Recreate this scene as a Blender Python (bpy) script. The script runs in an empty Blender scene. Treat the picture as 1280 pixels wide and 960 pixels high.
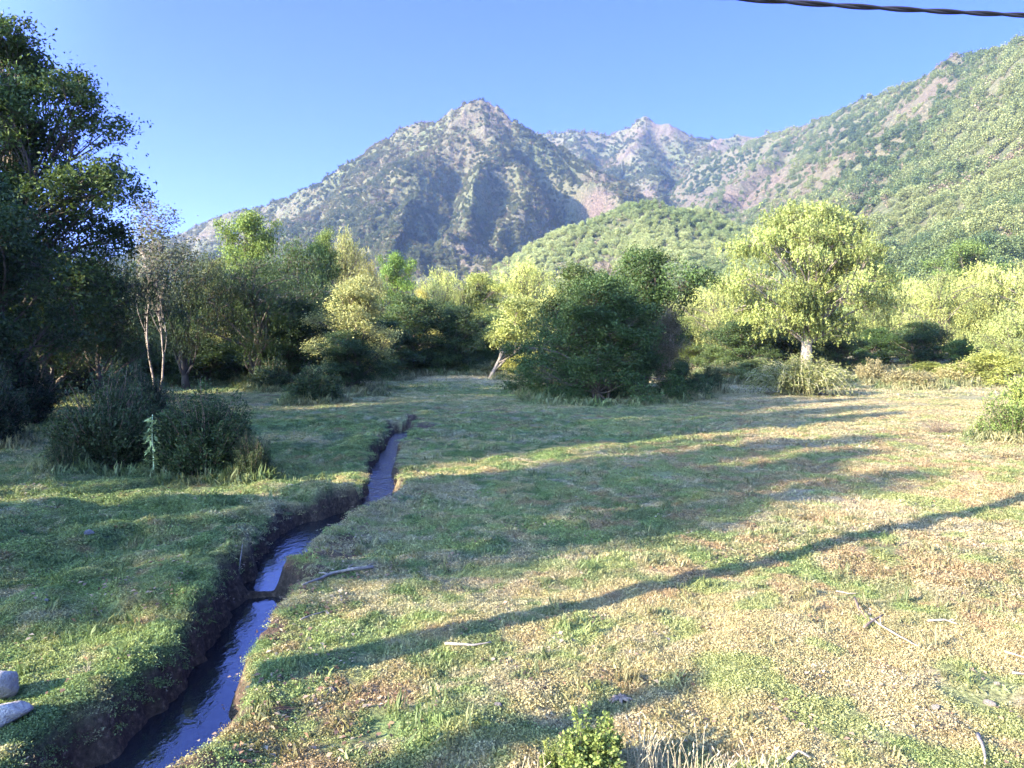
import bpy, math, random
import numpy as np
from mathutils import Vector

# ------------------------------------------------------------------ camera, sky, sun, exposure
S = bpy.context.scene
COL = S.collection
PITCH = math.atan(50/960)
CAMH = 2.6
cd = bpy.data.cameras.new('camera'); cam = bpy.data.objects.new('camera', cd); COL.objects.link(cam)
cd.lens = 27.0; cd.sensor_width = 36.0; cd.clip_start = 0.05; cd.clip_end = 20000
cam.location = (0, 0, CAMH); cam.rotation_euler = (math.pi/2 - PITCH, 0, 0)
S.camera = cam

SUN_EL = math.radians(21.5)
SX, SY = -0.83, -0.56
_n = math.hypot(SX, SY); SX /= _n; SY /= _n
W = bpy.data.worlds.new('World'); S.world = W; W.use_nodes = True
nt = W.node_tree; nt.nodes.clear()
sky = nt.nodes.new('ShaderNodeTexSky'); sky.sky_type = 'NISHITA'; sky.sun_disc = False
sky.sun_elevation = SUN_EL; sky.sun_rotation = math.atan2(SX, SY)
sky.air_density = 1.15; sky.dust_density = 0.25; sky.ozone_density = 3.0; sky.altitude = 400
bg = nt.nodes.new('ShaderNodeBackground'); bg.inputs[1].default_value = 0.098
wo = nt.nodes.new('ShaderNodeOutputWorld')
# deep blue away from the sun; whitish glow added sunward to brighten the shade
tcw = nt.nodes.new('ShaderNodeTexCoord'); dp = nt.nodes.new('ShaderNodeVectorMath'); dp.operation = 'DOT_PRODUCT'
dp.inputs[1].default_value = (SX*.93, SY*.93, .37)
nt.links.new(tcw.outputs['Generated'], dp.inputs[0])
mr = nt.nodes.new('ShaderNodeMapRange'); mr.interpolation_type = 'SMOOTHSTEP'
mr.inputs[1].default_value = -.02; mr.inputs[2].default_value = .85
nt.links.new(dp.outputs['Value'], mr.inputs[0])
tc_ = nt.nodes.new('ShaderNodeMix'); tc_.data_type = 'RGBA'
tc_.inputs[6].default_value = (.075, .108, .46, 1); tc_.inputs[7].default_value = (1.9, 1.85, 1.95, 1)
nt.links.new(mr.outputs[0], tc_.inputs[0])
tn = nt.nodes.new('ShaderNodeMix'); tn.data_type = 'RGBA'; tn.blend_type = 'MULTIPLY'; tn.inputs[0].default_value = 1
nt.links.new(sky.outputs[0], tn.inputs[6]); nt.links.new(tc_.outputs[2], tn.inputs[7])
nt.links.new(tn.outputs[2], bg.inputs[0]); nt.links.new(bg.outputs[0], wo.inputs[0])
sl = bpy.data.lights.new('sun', 'SUN'); sl.energy = 3.45; sl.angle = math.radians(0.5); sl.color = (1.0, 0.845, 0.65)
so = bpy.data.objects.new('sun', sl); COL.objects.link(so)
sv = Vector((SX*math.cos(SUN_EL), SY*math.cos(SUN_EL), math.sin(SUN_EL)))
so.rotation_euler = sv.to_track_quat('Z', 'Y').to_euler(); so.location = sv*50
S.view_settings.view_transform = 'Standard'; S.view_settings.look = 'None'
S.view_settings.gamma = 1.0; S.view_settings.use_curve_mapping = False
S.view_settings.exposure = 3.5
cy = S.cycles
cy.max_bounces = 6; cy.diffuse_bounces = 3; cy.glossy_bounces = 2; cy.transmission_bounces = 3
cy.transparent_max_bounces = 4; cy.volume_bounces = 0
cy.use_denoising = True

HAZE = 0.00009

# ------------------------------------------------------------------ numeric helpers
def _hash(ix, iy, seed):
    n = (ix.astype(np.int64)*374761393 + iy.astype(np.int64)*668265263 + seed*974634777) & 0xffffffff
    n = ((n ^ (n >> 13))*1274126177) & 0xffffffff
    n = n ^ (n >> 16)
    return (n & 0xffff)/65535.0

def vnoise(x, y, seed=0):
    x = np.asarray(x, float); y = np.asarray(y, float)
    ix = np.floor(x); iy = np.floor(y); fx = x-ix; fy = y-iy
    fx = fx*fx*fx*(fx*(fx*6-15)+10); fy = fy*fy*fy*(fy*(fy*6-15)+10)
    a = _hash(ix, iy, seed); b = _hash(ix+1, iy, seed); c = _hash(ix, iy+1, seed); d = _hash(ix+1, iy+1, seed)
    return (a*(1-fx)+b*fx)*(1-fy) + (c*(1-fx)+d*fx)*fy - 0.5

def fbm(x, y, seed=0, octv=4, gain=0.5):
    s = 0; a = 1.0
    for i in range(octv):
        ca, sa = math.cos(0.6*i+.3), math.sin(0.6*i+.3)
        s = s + a*vnoise((x*ca-y*sa)*2**i+i*17.3, (x*sa+y*ca)*2**i-i*9.1, seed+i)
        a *= gain
    return s                                           # about -0.7 .. 0.7

def ridged(x, y, seed=0, octv=4):
    s = 0; a = 1.0
    for i in range(octv):
        s = s + a*(0.5-np.abs(2*vnoise(x*2**i+i*3.1, y*2**i-i*5.7, seed+i)))
        a *= 0.5
    return s

def sstep(a, b, x):
    t = np.clip((x-a)/(b-a), 0, 1); return t*t*(3-2*t)

def P(px, py, Y):
    """world point on the ray of photo pixel (1280x960) at forward distance Y"""
    u = (px-640)/960; v = (480-py)/960
    c, s = math.cos(PITCH), math.sin(PITCH)
    dy = c + v*s; dz = v*c - s
    return np.array([u*Y/dy, Y, CAMH + dz*Y/dy])

def G(px, py, z=0.0):
    """ground point under a photo pixel"""
    u = (px-640)/960; v = (480-py)/960
    c, s = math.cos(PITCH), math.sin(PITCH)
    dy = c+v*s; dz = v*c-s
    t = (z-CAMH)/dz
    return u*t, dy*t

# ------------------------------------------------------------------ material helpers
def mat(name):
    m = bpy.data.materials.new(name); m.use_nodes = True
    n = m.node_tree; n.nodes.clear()
    out = n.nodes.new('ShaderNodeOutputMaterial')
    return m, n, out
def N(n, t, **kw):
    nd = n.nodes.new(t)
    for k, v in kw.items(): setattr(nd, k, v)
    return nd
def mixc(n, fac, a, b, mode='MIX'):
    m = N(n, 'ShaderNodeMix', data_type='RGBA', blend_type=mode)
    for sock, v in ((0, fac), (6, a), (7, b)):
        if hasattr(v, 'links'): n.links.new(v, m.inputs[sock])
        else: m.inputs[sock].default_value = v if sock == 0 else (*v[:3], 1)
    return m.outputs[2]
def noise(n, scale, detail=4, rough=.6, vec=None):
    t = N(n, 'ShaderNodeTexNoise'); t.inputs['Scale'].default_value = scale
    t.inputs['Detail'].default_value = detail; t.inputs['Roughness'].default_value = rough
    if vec is None:
        g = N(n, 'ShaderNodeNewGeometry'); vec = g.outputs['Position']
    n.links.new(vec, t.inputs['Vector'])
    return t.outputs['Fac']
def ramp(n, fac, stops):
    r = N(n, 'ShaderNodeValToRGB'); e = r.color_ramp.elements
    while len(e) < len(stops): e.new(0.5)
    for i, (p, c) in enumerate(stops): e[i].position = p; e[i].color = (*c, 1)
    n.links.new(fac, r.inputs[0]); return r.outputs[0]

def leaf_mat(name, dark, light, trans=.35, instanced=False, rough=.55):
    """per-leaf tint; the object's own colour multiplies it (or a per-instance colour)"""
    m, n, out = mat(name)
    at = N(n, 'ShaderNodeAttribute', attribute_name='tint')
    c = mixc(n, at.outputs['Fac'], dark, light)
    if instanced:
        a2 = N(n, 'ShaderNodeAttribute', attribute_name='icol', attribute_type='INSTANCER')
        c = mixc(n, 1.0, c, a2.outputs['Color'], 'MULTIPLY')
    else:
        oi = N(n, 'ShaderNodeObjectInfo')
        c = mixc(n, 1.0, c, oi.outputs['Color'], 'MULTIPLY')
    p = N(n, 'ShaderNodeBsdfPrincipled'); p.inputs['Roughness'].default_value = rough
    p.inputs['Specular IOR Level'].default_value = .22
    n.links.new(c, p.inputs['Base Color'])
    t = N(n, 'ShaderNodeBsdfTranslucent')
    ct = mixc(n, 1.0, c, (1.1, 1.12, .8), 'MULTIPLY'); n.links.new(ct, t.inputs['Color'])
    mx = N(n, 'ShaderNodeMixShader'); mx.inputs[0].default_value = trans
    n.links.new(p.outputs[0], mx.inputs[1]); n.links.new(t.outputs[0], mx.inputs[2])
    n.links.new(mx.outputs[0], out.inputs[0])
    return m

def bark_mat(name, a, b, scale=9.0):
    m, n, out = mat(name)
    tc = N(n, 'ShaderNodeTexCoord'); mp = N(n, 'ShaderNodeMapping'); mp.inputs['Scale'].default_value = (1, 1, .25)
    n.links.new(tc.outputs['Object'], mp.inputs[0])
    f = noise(n, scale, 5, .65, mp.outputs[0])
    c = ramp(n, f, [(.3, a), (.7, b)])
    p = N(n, 'ShaderNodeBsdfPrincipled'); p.inputs['Roughness'].default_value = .9
    n.links.new(c, p.inputs['Base Color'])
    bp = N(n, 'ShaderNodeBump'); bp.inputs['Strength'].default_value = .6; bp.inputs['Distance'].default_value = .03
    n.links.new(f, bp.inputs['Height']); n.links.new(bp.outputs[0], p.inputs['Normal'])
    n.links.new(p.outputs[0], out.inputs[0]); return m

M_LEAF = leaf_mat('leaf', (.18, .22, .19), (1.75, 1.66, 1.38))
M_ILEAF = leaf_mat('hill_leaf', (.5, .55, .5), (1.25, 1.2, 1.1), .25, True)
M_GLEAF = leaf_mat('ground_leaf', (.52, .54, .48), (1.32, 1.28, 1.18), .35, True)
M_BARK = bark_mat('bark_dark', (.035, .028, .022), (.12, .10, .08))
M_BARKP = bark_mat('bark_pale', (.20, .18, .15), (.48, .45, .38))
M_DEAD = bark_mat('dead_wood', (.10, .085, .07), (.27, .24, .205), 14)
M_BARKM = bark_mat('bark_grey', (.09, .075, .06), (.27, .24, .20))
M_BROWN = bark_mat('brown_twig', (.07, .05, .035), (.20, .15, .11), 14)

# ------------------------------------------------------------------ mesh helpers
class MB:
    def __init__(s): s.v = []; s.f = []; s.n = 0
    def add(s, v, f):
        v = np.asarray(v, float); s.v.append(v); s.f += [tuple(i+s.n for i in q) for q in f]; s.n += len(v)
    def tube(s, pts, rad, k=6, cap=True):
        pts = [np.asarray(p, float) for p in pts]; m = len(pts)
        rings = []
        for i, p in enumerate(pts):
            d = pts[min(i+1, m-1)]-pts[max(i-1, 0)]; d = d/(np.linalg.norm(d)+1e-9)
            a = np.array([0, 0, 1.0]) if abs(d[2]) < .9 else np.array([1.0, 0, 0])
            u = np.cross(d, a); u /= np.linalg.norm(u); w = np.cross(d, u)
            for j in range(k):
                t = 2*math.pi*j/k; rings.append(p+rad[i]*(math.cos(t)*u+math.sin(t)*w))
        f = [(i*k+j, i*k+(j+1) % k, (i+1)*k+(j+1) % k, (i+1)*k+j) for i in range(m-1) for j in range(k)]
        if cap: f += [tuple(range(k))[::-1], tuple((m-1)*k+j for j in range(k))]
        s.add(rings, f)
    def mesh(s, name, m, smooth=True):
        me = bpy.data.meshes.new(name)
        v = np.concatenate(s.v) if s.v else np.zeros((0, 3))
        me.from_pydata(v.tolist(), [], s.f); me.materials.append(m)
        if smooth: me.polygons.foreach_set('use_smooth', [True]*len(me.polygons))
        me.update(); return me

def quads_mesh(name, verts, nq, m, tint=None):
    me = bpy.data.meshes.new(name)
    me.vertices.add(nq*4); me.vertices.foreach_set('co', verts.astype(np.float32).ravel())
    me.loops.add(nq*4); me.loops.foreach_set('vertex_index', np.arange(nq*4, dtype=np.int32))
    me.polygons.add(nq); me.polygons.foreach_set('loop_start', np.arange(nq, dtype=np.int32)*4)
    me.update(calc_edges=True)
    me.materials.append(m)
    if tint is not None:
        a = me.attributes.new('tint', 'FLOAT', 'FACE'); a.data.foreach_set('value', tint.astype(np.float32))
    me.validate(); return me

def leaves(name, c, m, size, rng, tint, up=.5, aspect=.55, direc=None, dmix=.6):
    """c (n,3) centres -> rhombic leaves"""
    n = len(c)
    nrm = rng.normal(size=(n, 3)); nrm[:, 2] += up*2.0; nrm /= np.linalg.norm(nrm, axis=1)[:, None]
    a = rng.normal(size=(n, 3))
    if direc is not None: a = a*(1-dmix)+direc*dmix*2
    u = a-nrm*np.sum(a*nrm, 1)[:, None]; u /= np.linalg.norm(u, axis=1)[:, None]+1e-9
    w = np.cross(nrm, u)
    s = (size*(0.65+0.7*rng.random(n)))[:, None]
    fold = nrm*s*.15
    v = np.stack([c-u*s*.5, c+w*s*.5*aspect+fold, c+u*s*.5, c-w*s*.5*aspect+fold], 1)
    return quads_mesh(name, v.reshape(-1, 3), n, m, tint)

def grid_mesh(name, X, Y, Z, m, keep=None, attrs=None, cols=None):
    r, c = X.shape
    idx = np.arange(r*c).reshape(r, c)
    q = np.stack([idx[:-1, :-1], idx[:-1, 1:], idx[1:, 1:], idx[1:, :-1]], -1).reshape(-1, 4)
    if keep is not None:
        k = keep.ravel()[q].any(1); q = q[k]
    me = bpy.data.meshes.new(name)
    me.vertices.add(r*c); me.vertices.foreach_set('co', np.stack([X, Y, Z], -1).astype(np.float32).ravel())
    me.loops.add(len(q)*4); me.loops.foreach_set('vertex_index', q.astype(np.int32).ravel())
    me.polygons.add(len(q)); me.polygons.foreach_set('loop_start', np.arange(len(q), dtype=np.int32)*4)
    me.polygons.foreach_set('use_smooth', np.ones(len(q), bool))
    me.update(calc_edges=True); me.materials.append(m)
    for k, v in (attrs or {}).items():
        a = me.attributes.new(k, 'FLOAT', 'POINT'); a.data.foreach_set('value', v.astype(np.float32).ravel())
    for k, v in (cols or {}).items():
        a = me.attributes.new(k, 'FLOAT_COLOR', 'POINT')
        a.data.foreach_set('color', np.concatenate([v, np.ones(v.shape[:-1]+(1,))], -1).astype(np.float32).ravel())
    return me

def link(name, me, kind=None, label=None, cat=None, group=None, parent=None, loc=None):
    o = bpy.data.objects.new(name, me); COL.objects.link(o)
    if kind: o['kind'] = kind
    if label: o['label'] = label
    if cat: o['category'] = cat
    if group: o['group'] = group
    if parent is not None: o.parent = parent
    if loc is not None: o.location = loc
    return o

def instancer(name, pts, rotz, scale, idx, icol, protos, label, tilt=None, cat=None):
    me = bpy.data.meshes.new(name); n = len(pts)
    me.vertices.add(n); me.vertices.foreach_set('co', pts.astype(np.float32).ravel())
    a = me.attributes.new('rot', 'FLOAT_VECTOR', 'POINT')
    r = np.zeros((n, 3), np.float32); r[:, 2] = rotz
    if tilt is not None: r[:, :2] = tilt
    a.data.foreach_set('vector', r.ravel())
    a = me.attributes.new('scl', 'FLOAT_VECTOR', 'POINT'); a.data.foreach_set('vector', scale.astype(np.float32).ravel())
    a = me.attributes.new('pid', 'INT', 'POINT'); a.data.foreach_set('value', idx.astype(np.int32))
    a = me.attributes.new('icol', 'FLOAT_COLOR', 'POINT')
    a.data.foreach_set('color', np.concatenate([icol, np.ones((n, 1))], 1).astype(np.float32).ravel())
    pc = bpy.data.collections.new(name+'_kinds')
    for i, p in enumerate(protos):
        po = bpy.data.objects.new('%s_kind_%02d' % (name, i), p); pc.objects.link(po)
    ng = bpy.data.node_groups.new(name, 'GeometryNodeTree')
    ng.interface.new_socket('Geometry', in_out='INPUT', socket_type='NodeSocketGeometry')
    ng.interface.new_socket('Geometry', in_out='OUTPUT', socket_type='NodeSocketGeometry')
    gi = ng.nodes.new('NodeGroupInput'); go = ng.nodes.new('NodeGroupOutput')
    ip = ng.nodes.new('GeometryNodeInstanceOnPoints'); ci = ng.nodes.new('GeometryNodeCollectionInfo')
    ci.inputs['Collection'].default_value = pc
    ci.inputs['Separate Children'].default_value = True; ci.inputs['Reset Children'].default_value = True
    ip.inputs['Pick Instance'].default_value = True
    def na(nm, dt):
        t = ng.nodes.new('GeometryNodeInputNamedAttribute'); t.data_type = dt; t.inputs[0].default_value = nm; return t.outputs[0]
    ng.links.new(gi.outputs[0], ip.inputs['Points']); ng.links.new(ci.outputs[0], ip.inputs['Instance'])
    ng.links.new(na('pid', 'INT'), ip.inputs['Instance Index'])
    er = ng.nodes.new('FunctionNodeEulerToRotation'); ng.links.new(na('rot', 'FLOAT_VECTOR'), er.inputs[0])
    ng.links.new(er.outputs[0], ip.inputs['Rotation'])
    ng.links.new(na('scl', 'FLOAT_VECTOR'), ip.inputs['Scale'])
    ng.links.new(ip.outputs[0], go.inputs[0])
    o = link(name, me, 'stuff', label, cat)
    md = o.modifiers.new('scatter', 'NODES'); md.node_group = ng
    return o

# ------------------------------------------------------------------ the stream and the meadow
# photo pixels of the water's two edges, from near to far: (row, first column, last column)
WAT = [(985, 120, 232), (955, 158, 250), (925, 185, 258), (900, 212, 268), (860, 250, 287), (820, 268, 305), (790, 280, 332), (765, 300, 348),
       (742, 320, 342), (725, 323, 352), (700, 332, 372), (685, 345, 388), (668, 360, 412), (657, 385, 432), (647, 420, 462),
       (636, 455, 490), (615, 457, 492), (595, 461, 491), (575, 468, 496), (555, 482, 507), (540, 490, 514)]
WZ = -0.27
CL = []
for (r, a, b) in WAT:
    xa, ya = G(a, r, WZ); xb, yb = G(b, r, WZ)
    CL.append(((xa+xb)/2, ya, (xb-xa)/2*(1.18 if r > 645 else .66)+.015))
x0, y0, w0 = CL[0]
CL = [(x0-2.4, y0-5.0, .32), (x0-.5, y0-1.6, .3)] + CL
x1, y1, w1 = CL[-1]
CLfar = [(x1+.15, y1+.5, .10), (x1+.25, y1+1.0, .03)]
CLA = np.array(CL+CLfar)
# make the transverse half-width honest on oblique stretches
def chan(x, y):
    """distance to the stream's centre line minus half-width, the side (+ = towards +x) and depth factor"""
    best = np.full(x.shape, 1e9); side = np.zeros(x.shape); par = np.zeros(x.shape)
    m = (x > -12) & (x < 4) & (y > -2) & (y < 32)
    xs, ys = x[m], y[m]
    b = np.full(xs.shape, 1e9); sd = np.zeros(xs.shape); pr = np.zeros(xs.shape)
    for i in range(len(CLA)-1):
        ax, ay, aw = CLA[i]; bx, by, bw = CLA[i+1]
        dx, dy = bx-ax, by-ay; L2 = dx*dx+dy*dy; L = math.sqrt(L2)
        ca = abs(dy)/L if abs(dy)/L > .45 else .45
        t = np.clip(((xs-ax)*dx+(ys-ay)*dy)/L2, 0, 1)
        d = np.hypot(xs-ax-t*dx, ys-ay-t*dy) - (aw+(bw-aw)*t)*ca
        k = d < b
        b = np.where(k, d, b); sd = np.where(k, ((xs-ax)*dy-(ys-ay)*dx)/L, sd); pr = np.where(k, i+t, pr)
    best[m] = b; side[m] = sd; par[m] = pr
    return best, side, par

def ground(x, y, full=False):
    x = np.asarray(x, float); y = np.asarray(y, float)
    near = np.clip(1-(np.hypot(x, y)-25)/40, 0, 1)
    z = .10*fbm(x/5.5, y/5.5, 3, 3) + .07*near*fbm(x/1.1, y/1.1, 11, 3) + .034*near*fbm(x/.30, y/.30, 21, 2) + .016*near*fbm(x/.13, y/.13, 23, 2)
    hum = near*sstep(-.1, .35, fbm(x/.9+4, y/.9, 31, 2))
    d, sd, par = chan(x, y)
    z = z + hum*(.05+.07*(sd < 0)*(d < 6)+.10*np.exp(-np.clip(d, 0, 9)/1.2)*(sd < 0)*(d < 5))
    dn = d + .17*fbm(x/.42, y/.42, 41, 3)*sstep(-.14, .0, d) + .03*fbm(x/.09, y/.09, 44, 2)
    far = np.clip((par-(len(CL)-1))/2.0, 0, 1)
    wob = .20 + .20*fbm(x/.6, y/.6, 51, 3) + .06*(sd > 0)
    prof = sstep(-.06, 1, dn/np.maximum(wob, .06))
    bottom = -.46 + .05*fbm(x/.5, y/.5, 61, 2)
    dam = np.exp(-((par-9.85)/.14)**2)*.20
    bottom = (bottom + dam)*(1-far) + z*far
    prof = np.where(d < -.06, 0, prof); z2 = bottom*(1-prof) + (z+.03*np.exp(-((dn-.35)/.2)**2))*prof
    z = np.where(d < 3, z2, z)
    # the land climbs a little behind the field
    R = np.hypot(x, y)
    z = z + sstep(60, 400, R)*2.0
    z = z + .35*np.exp(-((x+9.5)/5)**2-((y-8)/6)**2)
    if full: return z, d, sd, par, prof
    return z

def gcol(x, y, sd=None):
    """colour of the ground cover, a pattern of its own: green herbs, yellow moss, rusty and straw patches"""
    n1 = fbm(x/2.6, y/3.4, 71, 4)+.0; n2 = fbm(x/.7, y/.7, 81, 4); n3 = fbm(x/.18, y/.18, 91, 3); n4 = fbm(x/9, y/9, 95, 3)
    green = np.array([.115, .175, .075]); lime = np.array([.225, .28, .115]); moss = np.array([.40, .345, .19])
    rust = np.array([.28, .185, .115]); straw = np.array([.42, .365, .255]); grey = np.array([.25, .235, .215])
    east = sstep(-2.0, 4.5, x-(y-9)*.28)          # the drier side of the meadow
    def mx(a, b, t): return a*(1-t[..., None])+b*t[..., None]
    n5 = fbm(x/.33+3, y/.38, 98, 3)
    c = mx(np.broadcast_to(green, x.shape+(3,)), lime, sstep(-.30, .30, n2*.8+n3*.6+n5*.4))
    c = mx(c, moss, sstep(-.10, .30, n1*.7+n5*.6+n3*.3+.26*east-.08)*.9)
    c = mx(c, rust, sstep(.05, .42, n4*.5+n2*.35-n1*.3+n5*.5+n3*.3-.12+.30*east)*.78)
    c = mx(c, straw, sstep(.10, .40, fbm(x/1.1+7, y/1.3, 101, 3)*.7+n5*-.6+n3*.5+.18*east-.08)*.62)
    c = mx(c, grey, sstep(.14, .42, fbm(x/1.7-9, y/2.3, 111, 3)+n3*.4-.04)*.25)
    c = mx(c, np.array([.36, .29, .185]), east*.34)
    tuft = sstep(.12, .30, fbm(x/.5-3, y/.5+8, 119, 2)+n4*.3)
    c = mx(c, np.array([.20, .28, .10]), tuft*.6)
    far = sstep(24, 42, y+.25*x)
    c = mx(c, mx(np.broadcast_to(np.array([.26, .23, .16]), x.shape+(3,)), straw, sstep(-.2, .4, n2+n4)), far*sstep(-.3, .25, n4+n2*.5+.12*sstep(2, 14, x)-.05)*.8)
    return c

def axis(lo, hi, d, out_lo, out_hi, g=1.09):
    a = list(np.arange(lo, hi, d)); s = d
    while a[-1] < out_hi: s *= g; a.append(a[-1]+s)
    b = []; s = d; c = lo
    while c > out_lo: s *= g; c -= s; b.append(c)
    return np.array(b[::-1]+a)
xs = axis(-7.0, 9.0, .04, -3200, 3200, 1.05)
ya_ = list(np.arange(2.5, 13, .035)); s_ = .035
while ya_[-1] < 6000: s_ = min(s_*1.012, 60) if ya_[-1] < 60 else s_*1.05; ya_.append(ya_[-1]+s_)
yb_ = []; s_ = .035; c_ = 2.5
while c_ > -3000: s_ *= 1.06; c_ -= s_; yb_.append(c_)
ys = np.array(yb_[::-1]+ya_)
GX, GY = np.meshgrid(xs, ys)
GZ, GD, GS, GP, GPR = ground(GX, GY, True)
soil = (1-sstep(.70, .99, GPR))*(GD < 3)
soil = np.clip(soil + (GD < .9)*(GD > 0)*(GS > 0)*sstep(.0, .3, fbm(GX/.4, GY/.5, 121, 3)+.12-GD*.35), 0, 1)
C0 = gcol(GX, GY)

gm, n, out = mat('meadow_ground')
at = N(n, 'ShaderNodeAttribute', attribute_name='gcol'); sa = N(n, 'ShaderNodeAttribute', attribute_name='soil')
f1 = noise(n, 28, 5, .7); f2 = noise(n, 6, 4, .6)
c = mixc(n, 1.0, at.outputs['Color'], ramp(n, f1, [(.34, (.16, .17, .15)), (.52, (.6, .6, .56)), (.72, (1.2, 1.15, 1.05))]), 'MULTIPLY')  # ground colour darkened to stand in for shade in gaps between tufts
sc = ramp(n, noise(n, 22, 5, .7), [(.3, (.022, .017, .013)), (.55, (.07, .05, .036)), (.72, (.17, .125, .09))])
c = mixc(n, sa.outputs['Fac'], c, sc)
p = N(n, 'ShaderNodeBsdfPrincipled'); p.inputs['Roughness'].default_value = .95; p.inputs['Specular IOR Level'].default_value = .15
n.links.new(c, p.inputs['Base Color'])
bp = N(n, 'ShaderNodeBump'); bp.inputs['Strength'].default_value = .9; bp.inputs['Distance'].default_value = .05
n.links.new(f1, bp.inputs['Height']); n.links.new(bp.outputs[0], p.inputs['Normal'])
n.links.new(p.outputs[0], out.inputs[0])
link('meadow_ground', grid_mesh('meadow_ground', GX, GY, GZ, gm, None, {'soil': soil}, {'gcol': C0}), 'structure')

wm, n, out = mat('stream_water')
p = N(n, 'ShaderNodeBsdfPrincipled'); p.inputs['Base Color'].default_value = (.008, .010, .014, 1)
p.inputs['Roughness'].default_value = .03; p.inputs['IOR'].default_value = 2.0
mp = N(n, 'ShaderNodeMapping'); gg = N(n, 'ShaderNodeNewGeometry'); n.links.new(gg.outputs['Position'], mp.inputs[0])
mp.inputs['Scale'].default_value = (1, .6, 1)
bp = N(n, 'ShaderNodeBump'); bp.inputs['Strength'].default_value = .17; bp.inputs['Distance'].default_value = .03
n.links.new(noise(n, 13, 3, .55, mp.outputs[0]), bp.inputs['Height']); sx = N(n, 'ShaderNodeSeparateXYZ'); n.links.new(gg.outputs['Position'], sx.inputs[0]); mr = N(n, 'ShaderNodeMapRange')
mr.inputs[1].default_value = 9.5; mr.inputs[2].default_value = 12.5; mr.inputs[3].default_value = .17; mr.inputs[4].default_value = 1.0
n.links.new(sx.outputs['Y'], mr.inputs[0]); n.links.new(mr.outputs[0], bp.inputs['Strength'])
n.links.new(bp.outputs[0], p.inputs['Normal'])
n.links.new(p.outputs[0], out.inputs[0])
mb = MB(); v = []
for i, (x, y, w) in enumerate(CLA):
    a = CLA[max(i-1, 0)]; b = CLA[min(i+1, len(CLA)-1)]; dx, dy = b[0]-a[0], b[1]-a[1]; L = math.hypot(dx, dy)
    zz = WZ
    for s in (-1, 1): v.append((x+s*dy/L*(w+.28), y-s*dx/L*(w+.28), zz))
mb.add(v, [(2*i, 2*i+1, 2*i+3, 2*i+2) for i in range(len(CLA)-1)])
link('stream_water', mb.mesh('stream_water', wm), 'structure')

# ------------------------------------------------------------------ mountains
def ridge_height(x, y, ridges, warp=30, wseed=5, wscale=160):
    wx = x+warp*fbm(x/wscale, y/wscale, wseed, 4); wy = y+warp*fbm(x/wscale+31, y/wscale, wseed+50, 4)
    h = np.full(x.shape, -60.0)
    for pts, kl, kr in ridges:            # kl, kr: slope on the two sides
        for i in range(len(pts)-1):
            a, b = pts[i], pts[i+1]
            dx, dy = b[0]-a[0], b[1]-a[1]; L2 = dx*dx+dy*dy; L = math.sqrt(L2)
            t = np.clip(((wx-a[0])*dx+(wy-a[1])*dy)/L2, 0, 1)
            ex = wx-a[0]-t*dx; ey = wy-a[1]-t*dy; d = np.hypot(ex, ey)
            sd = (ex*dy-ey*dx) > 0
            k = np.where(sd, kr, kl)
            z = a[2]+(b[2]-a[2])*t - k*(np.sqrt(d*d+64)-8)
            h = np.maximum(h, z)
    return h

def RP(l): return [P(*q) for q in l]
MAIN = [
  (RP([(60, 345, 1550), (140, 322, 1500), (200, 298, 1450), (250, 283, 1420), (300, 266, 1400), (330, 261, 1370), (380, 238, 1350), (430, 215, 1330), (480, 183, 1320), (510, 162, 1310), (540, 154, 1300), (570, 137, 1300), (600, 124, 1300)]), .75, 1.2),
  (RP([(600, 124, 1300), (625, 136, 1300), (650, 150, 1290), (690, 178, 1270), (725, 205, 1220), (760, 228, 1170), (800, 252, 1100), (840, 290, 1000)]), .8, 1.6),
  (RP([(600, 124, 1300), (592, 165, 1250), (572, 208, 1185), (545, 240, 1120)]), .62, .58),
  (RP([(560, 222, 1155), (535, 245, 1100), (505, 285, 1010), (480, 340, 900)]), 1.35, .55),
  (RP([(600, 124, 1300), (612, 165, 1245), (622, 205, 1185), (604, 238, 1120), (565, 278, 1040), (548, 310, 970)]), .9, .7),
  (RP([(572, 207, 1180), (500, 240, 1115), (430, 288, 1000), (375, 332, 900)]), 1.0, .6),
  (RP([(480, 185, 1320), (440, 232, 1230), (380, 275, 1120), (320, 320, 1000)]), .8, .6),
  (RP([(600, 124, 1300), (630, 175, 1230), (658, 212, 1170), (668, 255, 1090), (650, 300, 1010), (630, 345, 930)]), 1.7, .8),
  (RP([(585, 200, 1200), (590, 240, 1130), (566, 280, 1050), (590, 320, 980), (600, 350, 930)]), 1.3, .8),
  (RP([(610, 172, 1235), (614, 205, 1180), (606, 238, 1125), (590, 262, 1080)]), .72, .72),
  (RP([(690, 178, 1270), (735, 218, 1200), (762, 250, 1140), (762, 300, 1070)]), 1.0, 1.7),
  (RP([(800, 252, 1100), (790, 280, 1040)]), .9, .9),
  (RP([(330, 261, 1370), (290, 300, 1250), (240, 335, 1100)]), .55, .6),
]
FARR = [
  (RP([(600, 175, 2100), (660, 168, 2050), (720, 166, 2000), (770, 163, 1980), (780, 160, 1975), (820, 156, 1950), (855, 160, 1950), (890, 171, 1950), (940, 166, 1950), (1000, 165, 1900), (1080, 160, 1850)]), .7, 1.15),
  (RP([(815, 147, 1950), (800, 190, 1820), (830, 220, 1650), (840, 260, 1450)]), 1.0, .65),
  (RP([(890, 171, 1950), (900, 205, 1750), (880, 240, 1550)]), 1.0, .65),
  (RP([(720, 166, 2000), (735, 200, 1800), (770, 235, 1600)]), 1.0, .65),
]
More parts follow.
